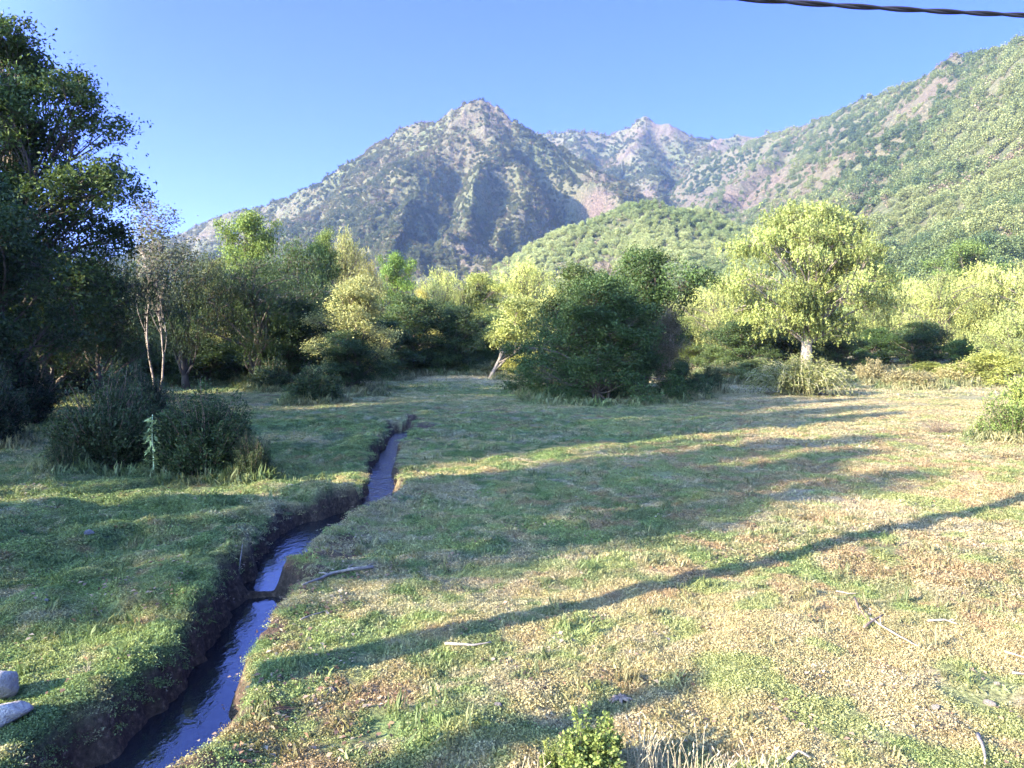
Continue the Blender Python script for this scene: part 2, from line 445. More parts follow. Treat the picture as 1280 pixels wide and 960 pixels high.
RIGHT = [
  (RP([(905, 190, 1600), (940, 176, 1560), (1000, 158, 1480), (1040, 145, 1400), (1100, 121, 1220), (1150, 93, 1080), (1200, 73, 970), (1250, 53, 880), (1290, 38, 820), (1400, -10, 700), (1600, -90, 560), (1900, -220, 450)]), .62, .85),
  (RP([(1000, 158, 1480), (960, 195, 1320), (920, 235, 1130), (880, 275, 950), (860, 320, 800)]), .8, .65),
  (RP([(1100, 121, 1220), (1050, 185, 1050), (1000, 240, 880), (960, 300, 700), (930, 350, 560)]), .5, .62),
  (RP([(1200, 73, 970), (1170, 160, 800), (1130, 235, 640), (1090, 310, 480), (1060, 370, 350)]), .45, .55),
  (RP([(1290, 38, 820), (1290, 150, 620), (1270, 240, 450), (1240, 320, 320), (1220, 380, 230)]), .45, .55),
]
FOOT = [
  (RP([(782, 258, 545), (800, 256, 550), (850, 265, 560), (900, 284, 590), (950, 290, 650), (1000, 280, 750)]), .75, .55),
  (RP([(800, 256, 550), (822, 310, 440), (835, 372, 330)]), .5, .62),
  (RP([(880, 278, 575), (910, 330, 440), (920, 380, 320)]), .42, .42),
]
GULLY = [([(672, 1255), (698, 1200), (716, 1140), (708, 1075), (682, 1000), (655, 930)], 78, 44),
         ([(590, 1215), (580, 1170), (563, 1110), (548, 1030), (540, 950)], 52, 30),
         ([(640, 1150), (632, 1100), (612, 1040), (598, 960)], 42, 24), ([(500, 1130), (505, 1080), (490, 1010), (478, 940)], 34, 24),
         ([(790, 1200), (800, 1130), (800, 1060)], 50, 26), ([(420, 1260), (410, 1180), (395, 1080)], 34, 28), ([(330, 1330), (310, 1240), (290, 1120)], 30, 30)]
def gully(x, y):
    c = np.zeros(x.shape); wx = x+16*fbm(x/60, y/60, 61, 3); wy = y+16*fbm(x/60+9, y/60, 62, 3)
    for pts, D, w in GULLY:
        q = [((px-640)/960*Y, Y) for px, Y in pts]; L = len(q)-1; best = np.zeros(x.shape)
        for i in range(L):
            a, b = q[i], q[i+1]; dx, dy = b[0]-a[0], b[1]-a[1]
            t = np.clip(((wx-a[0])*dx+(wy-a[1])*dy)/(dx*dx+dy*dy), 0, 1)
            d = np.hypot(wx-a[0]-t*dx, wy-a[1]-t*dy)
            best = np.maximum(best, D*min(1, (i+.6)/1.6)*np.exp(-(d/w)**1.6)*(1 if i else .4+.6*t))
        c = np.maximum(c, best)
    return c
def h_main(x, y):
    h = ridge_height(x, y, MAIN, 26, 5, 120) - gully(x, y)
    cr = sstep(.5, .95, h/400.0)
    px = 640+960*x/np.maximum(y, 1); rl = np.interp(px, [-200, 140, 330, 480, 600, 690, 800, 900], [.0, .113, .177, .259, .319, .263, .186, .15])*y*.96
    top = sstep(70, 5, rl-h)
    h = h + (26*ridged(x/110, y/170, 7, 4)*sstep(20, 120, h) + 13*ridged(x/42, y/70, 13, 3))*(1-.72*top) + (5+2*cr)*ridged(x/18, y/22, 17, 3) - 17*(1-.6*top)
    return h
def h_far(x, y): return ridge_height(x, y, FARR, 45, 105, 200) + 20*ridged(x/120, y/150, 107, 5) - 8
def h_right(x, y): return ridge_height(x, y, RIGHT, 24, 205, 150) + 15*ridged(x/110, y/110, 207, 5) - 9
def h_foot(x, y): return ridge_height(x, y, FOOT, 12, 305, 120) + 5*ridged(x/60, y/60, 307, 4) - 3

def rockiness(kind, x, y, z):
    n = fbm(x/70, y/70, 401, 4); m = fbm(x/16, y/16, 411, 3)
    if kind == 'main':
        px = 640+960*x/y; py = 430-960*z/y
        left = sstep(0, 60, (510-(py-165)*.72)-px+25*n)        # the barren flank beyond the green spur
        top = sstep(185, 150, py+40*n)
        cl = np.exp(-((px-745)/28)**2-((py-265)/34)**2)*1.3 + np.exp(-((px-585)/26)**2-((py-315)/22)**2)*1.0
        return np.clip(left*.45+top*.6+cl+m*.75+n*.5-.2, 0, 1)
    if kind == 'far': return np.clip(.10+n*1.1+m*.7, 0, 1)
    if kind == 'right':
        px = 640+960*x/y; py = 430-960*z/y
        band = sstep(60, 0, np.abs((py-(330-(px-800)*.62))-10)-20+70*n)*sstep(1290, 1180, px)
        l2 = sstep(1010, 900, px)*sstep(290, 240, py)
        return np.clip(band*.6+l2*.4+m*.5+n*.35-.18, 0, 1)
    return np.clip(m*.8+n*.5-.12, 0, 1)

mm, n, out = mat('mountain_scrub')
ra = N(n, 'ShaderNodeAttribute', attribute_name='rock')
g1 = noise(n, .05, 6, .65); g2 = noise(n, .35, 4, .7); g3 = noise(n, .012, 3, .5)
scrub = ramp(n, g2, [(.32, (.035, .05, .025)), (.5, (.066, .078, .038)), (.68, (.12, .122, .06))])
dry = ramp(n, g1, [(.3, (.06, .048, .036)), (.5, (.10, .082, .06)), (.72, (.15, .12, .09))])
veg = mixc(n, ramp(n, g3, [(.4, (0, 0, 0)), (.65, (.6, .6, .6))]), scrub, dry)
rock = ramp(n, g2, [(.32, (.025, .019, .016)), (.5, (.080, .061, .050)), (.70, (.165, .128, .105))])
c = mixc(n, ra.outputs['Fac'], veg, rock)
p = N(n, 'ShaderNodeBsdfPrincipled'); p.inputs['Roughness'].default_value = .95; p.inputs['Specular IOR Level'].default_value = .1
n.links.new(c, p.inputs['Base Color'])
bp = N(n, 'ShaderNodeBump'); bp.inputs['Strength'].default_value = 1.0; bp.inputs['Distance'].default_value = 4.0
n.links.new(g2, bp.inputs['Height']); n.links.new(bp.outputs[0], p.inputs['Normal'])
n.links.new(p.outputs[0], out.inputs[0])

rngH = np.random.default_rng(42)
FP, FSc, FC, FI = [], [], [], []
def hill(name, fn, kind, a0, a1, na, r0, r1, nr, ntree, tsize, pal, label):
    ang = np.radians(np.linspace(a0, a1, na)); r = r0*(r1/r0)**np.linspace(0, 1, nr)
    A, R = np.meshgrid(ang, r); X = R*np.sin(A); Y = R*np.cos(A)
    Z = fn(X, Y)
    rk = rockiness(kind, X, Y, Z)
    Z = Z + rk*3.5*ridged(X/9, Y/9, 431, 2)
    o = link(name, grid_mesh(name, X, Y, Z, mm, Z > -6, {'rock': rk}), 'structure')
    # trees standing on it
    rr = np.sqrt(rngH.random(ntree)*(r1**2-r0**2)+r0**2); aa = np.radians(a0+(a1-a0)*rngH.random(ntree))
    x = rr*np.sin(aa); y = rr*np.cos(aa)
    z = fn(x, y); e = 6.0
    z2 = fn(x*(1-e/rr), y*(1-e/rr)); z3 = fn(x*(1+e/rr), y*(1+e/rr))
    rk = rockiness(kind, x, y, z)
    dens = fbm(x/45, y/45, 501, 4)
    gul = np.clip(((z2+z3)/2-z)/1.5, -1, 1)
    keep = (z > -2) & (z-z2 > -2.0) & (rngH.random(ntree) < np.clip(1.0-rk*1.25+dens*.9+gul*.3, .03, 1))
    x, y, z, rk = x[keep], y[keep], z[keep], rk[keep]; k = len(x)
    s = tsize*(.55+.9*rngH.random(k)**1.6)*(1-.35*rk)
    sc = np.stack([s*(.85+.4*rngH.random(k)), s*(.85+.4*rngH.random(k)), s*(.75+.5*rngH.random(k))], 1)
    t = np.clip(fbm(x/60, y/60, 521, 3)+.5+rngH.normal(size=k)*.16, 0, .999)
    pal = np.array(pal); ii = t*(len(pal)-1); i0 = ii.astype(int); fr = (ii-i0)[:, None]
    col = pal[i0]*(1-fr)+pal[np.minimum(i0+1, len(pal)-1)]*fr
    dead = rngH.random(k) < ((.04 if kind in ('right', 'foot') else .14)+.45*sstep(.05, .4, fbm(x/80, y/80, 541, 3)+rk*.3))
    col = np.where(dead[:, None], np.array([.17, .132, .108])*(.8+.5*rngH.random((k, 1))), col)
    idx = np.where(dead, 5, rngH.integers(0, 5, k)); idx = np.where((np.hypot(x, y) < 620) & ~dead, 6+rngH.integers(0, 4, k), idx)
    if kind in ('main', 'far'): col = col*np.array([.80, .78, .74])
    FP.append(np.stack([x, y, z-.1*s], 1)); FSc.append(sc); FC.append(col); FI.append(idx)
    return (name, k)
dk = [(.045, .075, .035), (.085, .12, .05), (.13, .16, .068), (.175, .20, .09)]
dm = [(.045, .07, .038), (.08, .105, .052), (.115, .125, .062), (.155, .152, .085)]
info = [hill('mountain', h_main, 'main', -46, 16, 900, 620, 1800, 640, 210000, 4.9, dm, ''),
        hill('far_ridge_mountain', h_far, 'far', -8, 34, 560, 1350, 2300, 320, 34000, 8.0, dm, ''),
        hill('hillside', h_right, 'right', 6, 62, 760, 190, 1800, 620, 75000, 8.0, dk, ''),
        hill('foothill', h_foot, 'foot', -14, 26, 500, 230, 800, 320, 26000, 4.2, [(.13, .18, .08), (.18, .225, .10), (.24, .275, .13)], '')]
print('hills', info)

def clump_proto(name, seed, nl, size, lobes=9, rx=.5, h=1.0, m=None, airy=.16):
    rng = np.random.default_rng(seed)
    c = []
    for i in range(lobes):
        a = rng.random()*6.28; rr = rx*.62*math.sqrt(rng.random()); z = .25*h+rng.random()*.55*h
        k = nl//lobes
        d = rng.normal(size=(k, 3)); d /= np.linalg.norm(d, axis=1)[:, None]
        rad = (.75+.35*rng.random(k))[:, None]*(.16+.16*rng.random())
        c.append(np.array([rr*math.cos(a), rr*math.sin(a), z])+d*rad)
    c = np.concatenate(c)
    c[:, 2] = np.maximum(c[:, 2], .02)
    t = rng.random(len(c))
    return leaves(name, c, m or M_ILEAF, size, rng, t, .5, .8)
hp_near = [clump_proto('hill_zz_crown', 700+i, 1500, .065, 11+i) for i in range(4)]
hp = [clump_proto('hill_tree_crown', 600+i, 620, .095, 9+i) for i in range(5)] + [clump_proto('hill_bare_crown', 650, 80, .13, 12, h=.8)] + hp_near
FP = np.concatenate(FP); FSc = np.concatenate(FSc); FC = np.concatenate(FC); FI = np.concatenate(FI)
# floor of the valley between the named trees and the hills
k = 1500; rr = np.sqrt(rngH.random(k)*(420**2-110**2)+110**2); aa = np.radians(-44+92*rngH.random(k))
vx, vy = rr*np.sin(aa), rr*np.cos(aa); s = 5+5*rngH.random(k)
FP = np.concatenate([FP, np.stack([vx, vy, vx*0+0.3], 1)]); FSc = np.concatenate([FSc, np.stack([s, s, s*.95], 1)])
vt = rngH.random((k, 1)); FC = np.concatenate([FC, np.array([.045, .075, .03])*(1-vt)+np.array([.20, .24, .06])*vt]); FI = np.concatenate([FI, 6+rngH.integers(0, 4, k)])
instancer('forest', FP, rngH.random(len(FP))*6.28, FSc, FI, FC, hp, 'scrubby forest of grey-green trees covering the mountain slopes', cat='forest')

# ------------------------------------------------------------------ tree kinds
def envelope(rng, W, H, z0, shape, u):
    """radius of the crown at relative height u"""
    if shape == 'round': return W/2*math.sqrt(max(0, 1-(2*u-1)**2))**.8
    if shape == 'dome': return W/2*(math.sqrt(max(0, 1-u**2))**.9)
    if shape == 'cone': return W/2*(1-.75*u)*(.6+.4*min(1, u*5))
    if shape == 'col': return W/2*min(1, u*4+.5)*math.sqrt(max(0.02, 1-u**3))
    return W/2

def make_tree(key, seed, H, W, z0, shape='round', nlobes=26, sub=12, per=60, lobe=.95, subr=.34, leaf=.14, droop=0.0,
              stems=1, trunk_r=.16, bark=None, up=.4, aspect=.5, lean=(0, 0), inner=.35, twig=True, lob_var=.5, tints=(0, 1), limb=1.0, kmin=.12, irr=.42):
    """returns (trunk mesh, crown mesh, W, H)"""
    rng = np.random.default_rng(seed); mb = MB(); C = []; T = []; D = []
    tops = []
    for s in range(stems):
        a = rng.random()*6.28; sp = (0 if stems == 1 else .12*W)
        b = np.array([.08*sp*math.cos(a)*stems, .08*sp*math.sin(a)*stems, -.15])
        e = np.array([sp*math.cos(a)+lean[0], sp*math.sin(a)+lean[1], z0+(H-z0)*.72])
        ph = rng.random(2)*6.28
        pts = []
        for i in range(9):
            t = i/8; q = b*(1-t)+e*t
            q = q+np.array([math.sin(t*4+ph[0]), math.sin(t*3.3+ph[1]), 0])*.035*H*t*(1-t)*2.5
            if lean[0] or lean[1]: q[:2] = b[:2]*(1-t)+e[:2]*t**1.0
            pts.append(q)
        rd = [trunk_r*(1.35 if i == 0 else 1)*(1-.78*i/8)/math.sqrt(stems)**.6 for i in range(9)]
        mb.tube(pts, rd, 8); tops.append((pts, rd))
    for L in range(nlobes):
        u = ((L+.5)/nlobes)**.9; u = min(.98, max(.03, u+rng.normal()*.06))
        R = envelope(rng, W, H, z0, shape, u)
        az = L*2.39996+rng.random()*.8
        lr = lobe*(1-lob_var/2+lob_var*rng.random())
        R *= 1.0+irr*math.sin(2*az+seed+3*u)*math.sin(5.1*u+seed*1.7)+.16*rng.normal()
        rr = max(0, R-lr*.75)*(.45+.55*rng.random()**.5) if rng.random() > inner else max(0, R-lr)*rng.random()*.6
        c0 = np.array([rr*math.cos(az)+lean[0]*min(1, .5+u), rr*math.sin(az)+lean[1]*min(1, .5+u), z0+u*(H-z0-lr*.5)])
        # limb from the trunk
        pts, rd = tops[L % len(tops)]
        k = min(8, max(1, int(8*max(kmin, min(.95, (c0[2]-z0*.15)/(H*.78)-.18-.12*rng.random())))))
        st = pts[k]; lb = []
        n_ = 6; bend = rng.normal(size=3)*.10*np.linalg.norm(c0-st)
        for i in range(n_+1):
            t = i/n_; q = st*(1-t)+c0*t + bend*math.sin(math.pi*t) + np.array([0, 0, .18*rr*math.sin(math.pi*t)*(1 if droop else .5)])
            lb.append(q)
        r0 = rd[k]*.55*limb
        mb.tube(lb, [r0*(1-.85*i/n_)+.006 for i in range(n_+1)], 5, False)
        lt = rng.random()
        for s in range(sub):
            d = rng.normal(size=3); d[2] = d[2]*.8+.25; d /= np.linalg.norm(d)
            c1 = c0+d*lr*(.45+.6*rng.random())*np.array([1, 1, .75])
            if twig:
                q0 = lb[rng.integers(3, n_+1)]
                mb.tube([q0, (q0+c1)/2+rng.normal(size=3)*.06, c1], [.014*H/8, .009*H/8, .004*H/8], 3, False)
            k = int(per*(.6+.8*rng.random()))
            sr = subr*(.6+.8*rng.random())
            if droop > 0:
                ns = max(3, k//11); o0 = c1+rng.normal(size=(ns, 3))*sr*.7*np.array([1, 1, .6])
                ln = droop*(.35+.9*rng.random(ns)); sway = rng.normal(size=(ns, 2))*.10
                w = np.repeat(np.arange(ns), 11)[:, None].ravel(); tt = rng.random(len(w))
                off = np.stack([sway[w, 0]*tt*ln[w], sway[w, 1]*tt*ln[w], -tt**1.2*ln[w]], 1)
                pc = o0[w]+off+rng.normal(size=(len(w), 3))*.035
                pc[:, 2] = np.maximum(pc[:, 2], .15)
                C.append(pc); D.append(np.tile([[0, 0, -1.0]], (len(w), 1)))
                T.append(np.clip(tints[0]+(tints[1]-tints[0])*(.42*lt+.28*rng.random()+.3*rng.random(len(w))), 0, 1))
            else:
                g = rng.normal(size=(k, 3))*sr*np.array([.6, .6, .42])
                pc = c1+g; pc[:, 2] = np.maximum(pc[:, 2], .05)
                C.append(pc); D.append(g/(np.linalg.norm(g, axis=1)[:, None]+1e-6))
                T.append(np.clip(tints[0]+(tints[1]-tints[0])*(.42*lt+.28*rng.random()+.3*rng.random(k)), 0, 1))
    C = np.concatenate(C); D = np.concatenate(D); T = np.concatenate(T)
    tm = mb.mesh(key+'_trunk', bark or M_BARK)
    cm = leaves(key+'_crown', C, M_LEAF, leaf, rng, T, up, aspect, D, .6 if droop else .35)
    return dict(trunk=tm, crown=cm, W=W, H=H, n=len(C))

K = {}
K['airy'] = make_tree('airy', 1, 15, 9.5, 2.5, 'round', 86, 14, 58, 1.15, .46, .17, trunk_r=.26, inner=.35, up=.5)
K['broad'] = make_tree('broad', 2, 10, 7, 2.2, 'round', 40, 14, 50, 1.0, .42, .15, trunk_r=.2)
K['broad2'] = make_tree('broad2', 3, 10, 7.5, 1.6, 'dome', 42, 14, 48, 1.05, .42, .15, trunk_r=.2)
K['willow'] = make_tree('willow', 4, 10, 7, 3.2, 'round', 34, 14, 66, 1.0, .5, .16, droop=1.5, trunk_r=.2, aspect=.26, up=.0)
K['willow2'] = make_tree('willow2', 5, 10, 6.5, 2.8, 'dome', 34, 14, 66, 1.0, .5, .16, droop=1.3, trunk_r=.18, aspect=.26, up=.0, stems=2)
K['bigw'] = make_tree('bigw', 6, 12.5, 11, 3.3, 'round', 84, 17, 95, 1.15, .46, .145, trunk_r=.42, droop=.55, bark=M_BARKM, inner=.3, aspect=.42, limb=.45, kmin=.3, irr=.3)
K['dense'] = make_tree('dense', 7, 6.5, 7.5, .3, 'dome', 100, 15, 48, .85, .36, .12, trunk_r=.16, stems=5, inner=.15, up=.3, irr=.24, lob_var=.9)
K['dense2'] = make_tree('dense2', 8, 7.0, 5.5, .8, 'round', 50, 14, 46, .8, .36, .13, trunk_r=.14, stems=2, inner=.2, up=.3)
K['bush'] = make_tree('bush', 9, 3.0, 3.6, .1, 'dome', 34, 12, 40, .5, .24, .10, trunk_r=.06, stems=4, inner=.2)
K['sparse'] = make_tree('sparse', 10, 9, 3.6, 4.2, 'round', 18, 9, 26, .8, .38, .12, trunk_r=.052, stems=2, bark=M_BARKM, lob_var=.8, limb=.5)
K['lean'] = make_tree('lean', 11, 6, 5, 2.4, 'round', 26, 13, 50, .8, .36, .14, trunk_r=.12, lean=(2.0, 0), bark=M_BARKM, limb=.6)
K['twiggy'] = make_tree('twiggy', 12, 5, 4.5, .6, 'dome', 44, 14, 26, .8, .34, .09, trunk_r=.08, stems=4, bark=M_BARKM)
print({k: v['n'] for k, v in K.items()})

def thing(name, label, cat, loc, group=None, rz=0.0, scale=(1, 1, 1)):
    o = link(name, None, None, label, cat, group, None, loc); o.rotation_euler = (0, 0, rz); o.scale = scale
    return o
rngP = random.Random(7); FOOTS = []
def tree(kind, name, px, top, Y, wpx, col, label, cat='tree', group=None, base=None, x=None, rz=None, H=None, Wd=None, second='crown', first='trunk'):
    k = K[kind]
    if x is None: x = (px-640)/960*Y
    z = float(ground(np.array([x]), np.array([float(Y)]))[0])-.05
    if H is None: H = P(px, top, Y)[2]-z
    if Wd is None: Wd = wpx/960*Y*({'bigw': 1.0, 'dense': 1.08, 'dense2': 1.12, 'twiggy': 1.0}.get(kind, 1.22) if first == 'trunk' else 1.05)
    sx = Wd/k['W']; sz = H/k['H']
    if Y < 80 and abs(x) < Y*.8 and kind in ('bush', 'dense', 'dense2', 'spiky', 'spiky2', 'meadowb', 'fern', 'twiggy'): FOOTS.append((x, Y, Wd/2))
    t = thing(name, label, cat, (x, Y, z), group, rngP.random()*6.28 if rz is None else rz, (sx, sx, sz))
    a = link(first, k['trunk'], parent=t); b = link(second, k['crown'], parent=t)
    b.color = (*col, 1)
    return t

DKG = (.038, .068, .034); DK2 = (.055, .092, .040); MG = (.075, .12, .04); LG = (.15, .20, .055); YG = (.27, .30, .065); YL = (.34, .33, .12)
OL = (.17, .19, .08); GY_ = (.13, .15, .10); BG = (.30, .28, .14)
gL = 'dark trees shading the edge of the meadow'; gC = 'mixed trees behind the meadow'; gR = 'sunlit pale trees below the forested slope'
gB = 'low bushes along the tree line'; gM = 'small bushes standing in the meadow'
# dark group on the stream's far side
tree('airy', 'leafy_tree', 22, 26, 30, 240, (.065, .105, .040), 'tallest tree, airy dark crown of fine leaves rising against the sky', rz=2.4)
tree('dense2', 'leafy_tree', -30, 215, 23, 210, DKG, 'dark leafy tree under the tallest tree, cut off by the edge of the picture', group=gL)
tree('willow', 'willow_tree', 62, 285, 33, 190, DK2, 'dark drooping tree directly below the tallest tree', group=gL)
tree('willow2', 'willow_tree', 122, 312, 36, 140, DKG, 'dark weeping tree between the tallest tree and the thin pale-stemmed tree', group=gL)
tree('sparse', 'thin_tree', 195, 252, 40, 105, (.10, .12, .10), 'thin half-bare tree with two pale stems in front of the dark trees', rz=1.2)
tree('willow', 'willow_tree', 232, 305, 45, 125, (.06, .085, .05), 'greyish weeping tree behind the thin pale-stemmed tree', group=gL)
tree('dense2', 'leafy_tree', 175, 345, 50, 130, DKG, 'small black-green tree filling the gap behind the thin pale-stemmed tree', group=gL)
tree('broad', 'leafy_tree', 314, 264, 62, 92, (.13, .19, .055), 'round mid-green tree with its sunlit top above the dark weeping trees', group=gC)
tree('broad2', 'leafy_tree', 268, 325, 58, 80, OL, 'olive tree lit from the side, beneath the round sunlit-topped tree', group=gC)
tree('willow', 'willow_tree', 318, 322, 46, 135, DK2, 'broad dark weeping tree below the round sunlit-topped tree', group=gL)  # deep crown colour also stands in for shade on this willow and the next
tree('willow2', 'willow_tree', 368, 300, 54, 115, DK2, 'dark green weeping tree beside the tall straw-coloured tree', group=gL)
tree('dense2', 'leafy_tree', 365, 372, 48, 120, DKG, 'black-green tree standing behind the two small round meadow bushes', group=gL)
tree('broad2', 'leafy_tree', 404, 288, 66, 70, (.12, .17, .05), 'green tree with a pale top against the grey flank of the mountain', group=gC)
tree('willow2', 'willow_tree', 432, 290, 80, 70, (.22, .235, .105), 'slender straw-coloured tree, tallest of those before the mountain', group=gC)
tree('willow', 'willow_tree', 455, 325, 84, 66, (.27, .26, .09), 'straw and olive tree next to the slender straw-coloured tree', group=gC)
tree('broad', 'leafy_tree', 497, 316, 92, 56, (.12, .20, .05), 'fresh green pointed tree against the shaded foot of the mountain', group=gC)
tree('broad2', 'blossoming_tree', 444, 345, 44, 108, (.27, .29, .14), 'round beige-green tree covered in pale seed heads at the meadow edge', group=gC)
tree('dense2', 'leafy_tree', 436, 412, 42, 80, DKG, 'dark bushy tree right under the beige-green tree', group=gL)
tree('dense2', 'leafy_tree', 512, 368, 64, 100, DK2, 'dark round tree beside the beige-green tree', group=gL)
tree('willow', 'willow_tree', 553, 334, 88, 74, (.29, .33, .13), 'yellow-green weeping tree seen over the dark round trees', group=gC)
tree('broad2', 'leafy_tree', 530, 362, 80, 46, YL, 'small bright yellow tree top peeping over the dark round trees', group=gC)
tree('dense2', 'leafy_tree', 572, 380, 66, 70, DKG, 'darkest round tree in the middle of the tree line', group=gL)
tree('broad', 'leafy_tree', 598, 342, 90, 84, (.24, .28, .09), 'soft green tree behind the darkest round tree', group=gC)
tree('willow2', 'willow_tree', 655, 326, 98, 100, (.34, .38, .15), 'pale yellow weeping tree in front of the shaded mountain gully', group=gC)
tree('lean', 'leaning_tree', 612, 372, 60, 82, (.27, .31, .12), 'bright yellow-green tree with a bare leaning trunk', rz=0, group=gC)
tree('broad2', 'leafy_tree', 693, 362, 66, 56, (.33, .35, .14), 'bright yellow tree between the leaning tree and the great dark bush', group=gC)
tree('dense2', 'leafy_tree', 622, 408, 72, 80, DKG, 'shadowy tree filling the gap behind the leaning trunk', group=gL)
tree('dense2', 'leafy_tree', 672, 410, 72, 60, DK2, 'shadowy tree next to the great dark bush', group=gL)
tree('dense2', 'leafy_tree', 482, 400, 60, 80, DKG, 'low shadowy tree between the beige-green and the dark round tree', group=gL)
# the great dark bush in the meadow
tree('dense', 'great_bush', 752, 346, 35, 172, (.045, .082, .032), 'great dome of dark green foliage standing alone in the meadow', 'bush', rz=.3)
tree('dense2', 'leafy_tree', 806, 309, 40, 120, (.05, .088, .032), 'dark green tree whose round top rises behind the great dark bush', rz=2)
tree('dense2', 'leafy_tree', 722, 330, 42, 104, (.06, .092, .036), 'olive-dark tree behind the great dark bush, lower than its round-topped neighbour', rz=4)
tree('twiggy', 'twiggy_bush', 834, 388, 37, 74, (.10, .088, .065), 'half-dead bush of grey-brown twigs grown into the great dark bush', 'bush', rz=1)
tree('bush', 'leafy_bush', 852, 450, 36, 50, DKG, 'low dark bush at the foot of the grey-brown twiggy bush', 'bush', gM)
tree('bush', 'leafy_bush', 690, 440, 40, 90, (.05, .085, .03), 'dark bush at the sunlit flank of the great dark bush', 'bush', gM)
tree('bush', 'leafy_bush', 655, 443, 56, 56, (.26, .27, .08), 'pale yellow-green bush peeping out beside the great dark bush', 'bush', gB)
# right-hand side
tree('bigw', 'spreading_tree', 1008, 256, 60, 215, (.25, .30, .12), 'large spreading yellow-green tree with a thick pale trunk', rz=.8)
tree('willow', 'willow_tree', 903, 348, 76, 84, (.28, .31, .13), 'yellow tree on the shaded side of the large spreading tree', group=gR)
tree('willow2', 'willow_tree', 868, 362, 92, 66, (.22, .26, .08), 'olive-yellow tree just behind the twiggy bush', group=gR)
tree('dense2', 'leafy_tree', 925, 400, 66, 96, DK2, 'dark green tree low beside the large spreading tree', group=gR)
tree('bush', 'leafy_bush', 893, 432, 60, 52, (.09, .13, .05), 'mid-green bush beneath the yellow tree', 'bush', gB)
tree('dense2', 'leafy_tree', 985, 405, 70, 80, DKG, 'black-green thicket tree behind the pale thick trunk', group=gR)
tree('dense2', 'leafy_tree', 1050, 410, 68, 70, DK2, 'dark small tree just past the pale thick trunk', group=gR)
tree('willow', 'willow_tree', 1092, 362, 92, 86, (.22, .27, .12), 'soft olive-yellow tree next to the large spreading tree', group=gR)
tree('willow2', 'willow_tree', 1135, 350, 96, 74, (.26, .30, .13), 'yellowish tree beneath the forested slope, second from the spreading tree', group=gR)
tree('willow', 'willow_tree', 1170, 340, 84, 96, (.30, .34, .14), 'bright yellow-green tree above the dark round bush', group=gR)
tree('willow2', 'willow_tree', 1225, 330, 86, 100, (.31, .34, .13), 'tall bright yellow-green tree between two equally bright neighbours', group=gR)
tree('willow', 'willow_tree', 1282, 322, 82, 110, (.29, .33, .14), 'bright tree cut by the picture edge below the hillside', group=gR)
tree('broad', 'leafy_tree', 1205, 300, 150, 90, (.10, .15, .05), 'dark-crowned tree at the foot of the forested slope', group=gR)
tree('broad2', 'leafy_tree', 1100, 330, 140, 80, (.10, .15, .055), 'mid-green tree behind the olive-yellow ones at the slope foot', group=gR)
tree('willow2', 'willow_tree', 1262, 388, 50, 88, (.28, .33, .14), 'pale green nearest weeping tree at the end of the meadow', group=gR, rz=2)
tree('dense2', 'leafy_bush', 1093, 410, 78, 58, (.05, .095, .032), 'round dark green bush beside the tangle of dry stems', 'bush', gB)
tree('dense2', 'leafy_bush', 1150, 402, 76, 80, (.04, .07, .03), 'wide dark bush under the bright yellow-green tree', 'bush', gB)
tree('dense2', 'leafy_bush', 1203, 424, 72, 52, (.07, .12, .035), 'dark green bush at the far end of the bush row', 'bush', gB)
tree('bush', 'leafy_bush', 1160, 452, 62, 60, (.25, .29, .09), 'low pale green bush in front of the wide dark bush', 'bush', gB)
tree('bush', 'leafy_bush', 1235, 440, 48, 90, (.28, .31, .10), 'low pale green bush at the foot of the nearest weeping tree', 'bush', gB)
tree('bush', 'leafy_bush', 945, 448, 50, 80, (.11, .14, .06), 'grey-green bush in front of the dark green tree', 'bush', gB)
# background fill, seen between the others
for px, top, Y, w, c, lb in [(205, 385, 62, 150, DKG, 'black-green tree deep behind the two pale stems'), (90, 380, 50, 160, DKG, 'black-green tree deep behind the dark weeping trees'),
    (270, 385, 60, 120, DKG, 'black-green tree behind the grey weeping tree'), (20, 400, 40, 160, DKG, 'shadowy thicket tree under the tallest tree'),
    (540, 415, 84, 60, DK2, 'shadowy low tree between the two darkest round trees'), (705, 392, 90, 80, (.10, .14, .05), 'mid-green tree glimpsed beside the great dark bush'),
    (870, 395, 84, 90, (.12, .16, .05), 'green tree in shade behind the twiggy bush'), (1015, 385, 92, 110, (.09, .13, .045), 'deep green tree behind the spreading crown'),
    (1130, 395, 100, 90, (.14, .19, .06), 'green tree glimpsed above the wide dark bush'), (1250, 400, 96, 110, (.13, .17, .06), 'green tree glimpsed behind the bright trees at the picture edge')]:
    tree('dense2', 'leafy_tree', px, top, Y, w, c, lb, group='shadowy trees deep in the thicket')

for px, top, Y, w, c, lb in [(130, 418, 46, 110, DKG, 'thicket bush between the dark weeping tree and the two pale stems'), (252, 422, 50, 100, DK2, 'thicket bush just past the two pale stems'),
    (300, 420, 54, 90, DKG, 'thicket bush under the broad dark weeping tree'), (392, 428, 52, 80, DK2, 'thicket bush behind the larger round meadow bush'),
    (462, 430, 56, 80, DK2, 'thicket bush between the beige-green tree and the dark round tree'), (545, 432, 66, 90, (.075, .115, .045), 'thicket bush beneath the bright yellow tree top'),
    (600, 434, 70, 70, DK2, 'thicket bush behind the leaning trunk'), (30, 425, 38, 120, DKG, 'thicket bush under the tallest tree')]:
    tree('bush', 'thicket_bush', px, top, Y, w, c, lb, 'bush', group='thicket bushes below the trees')

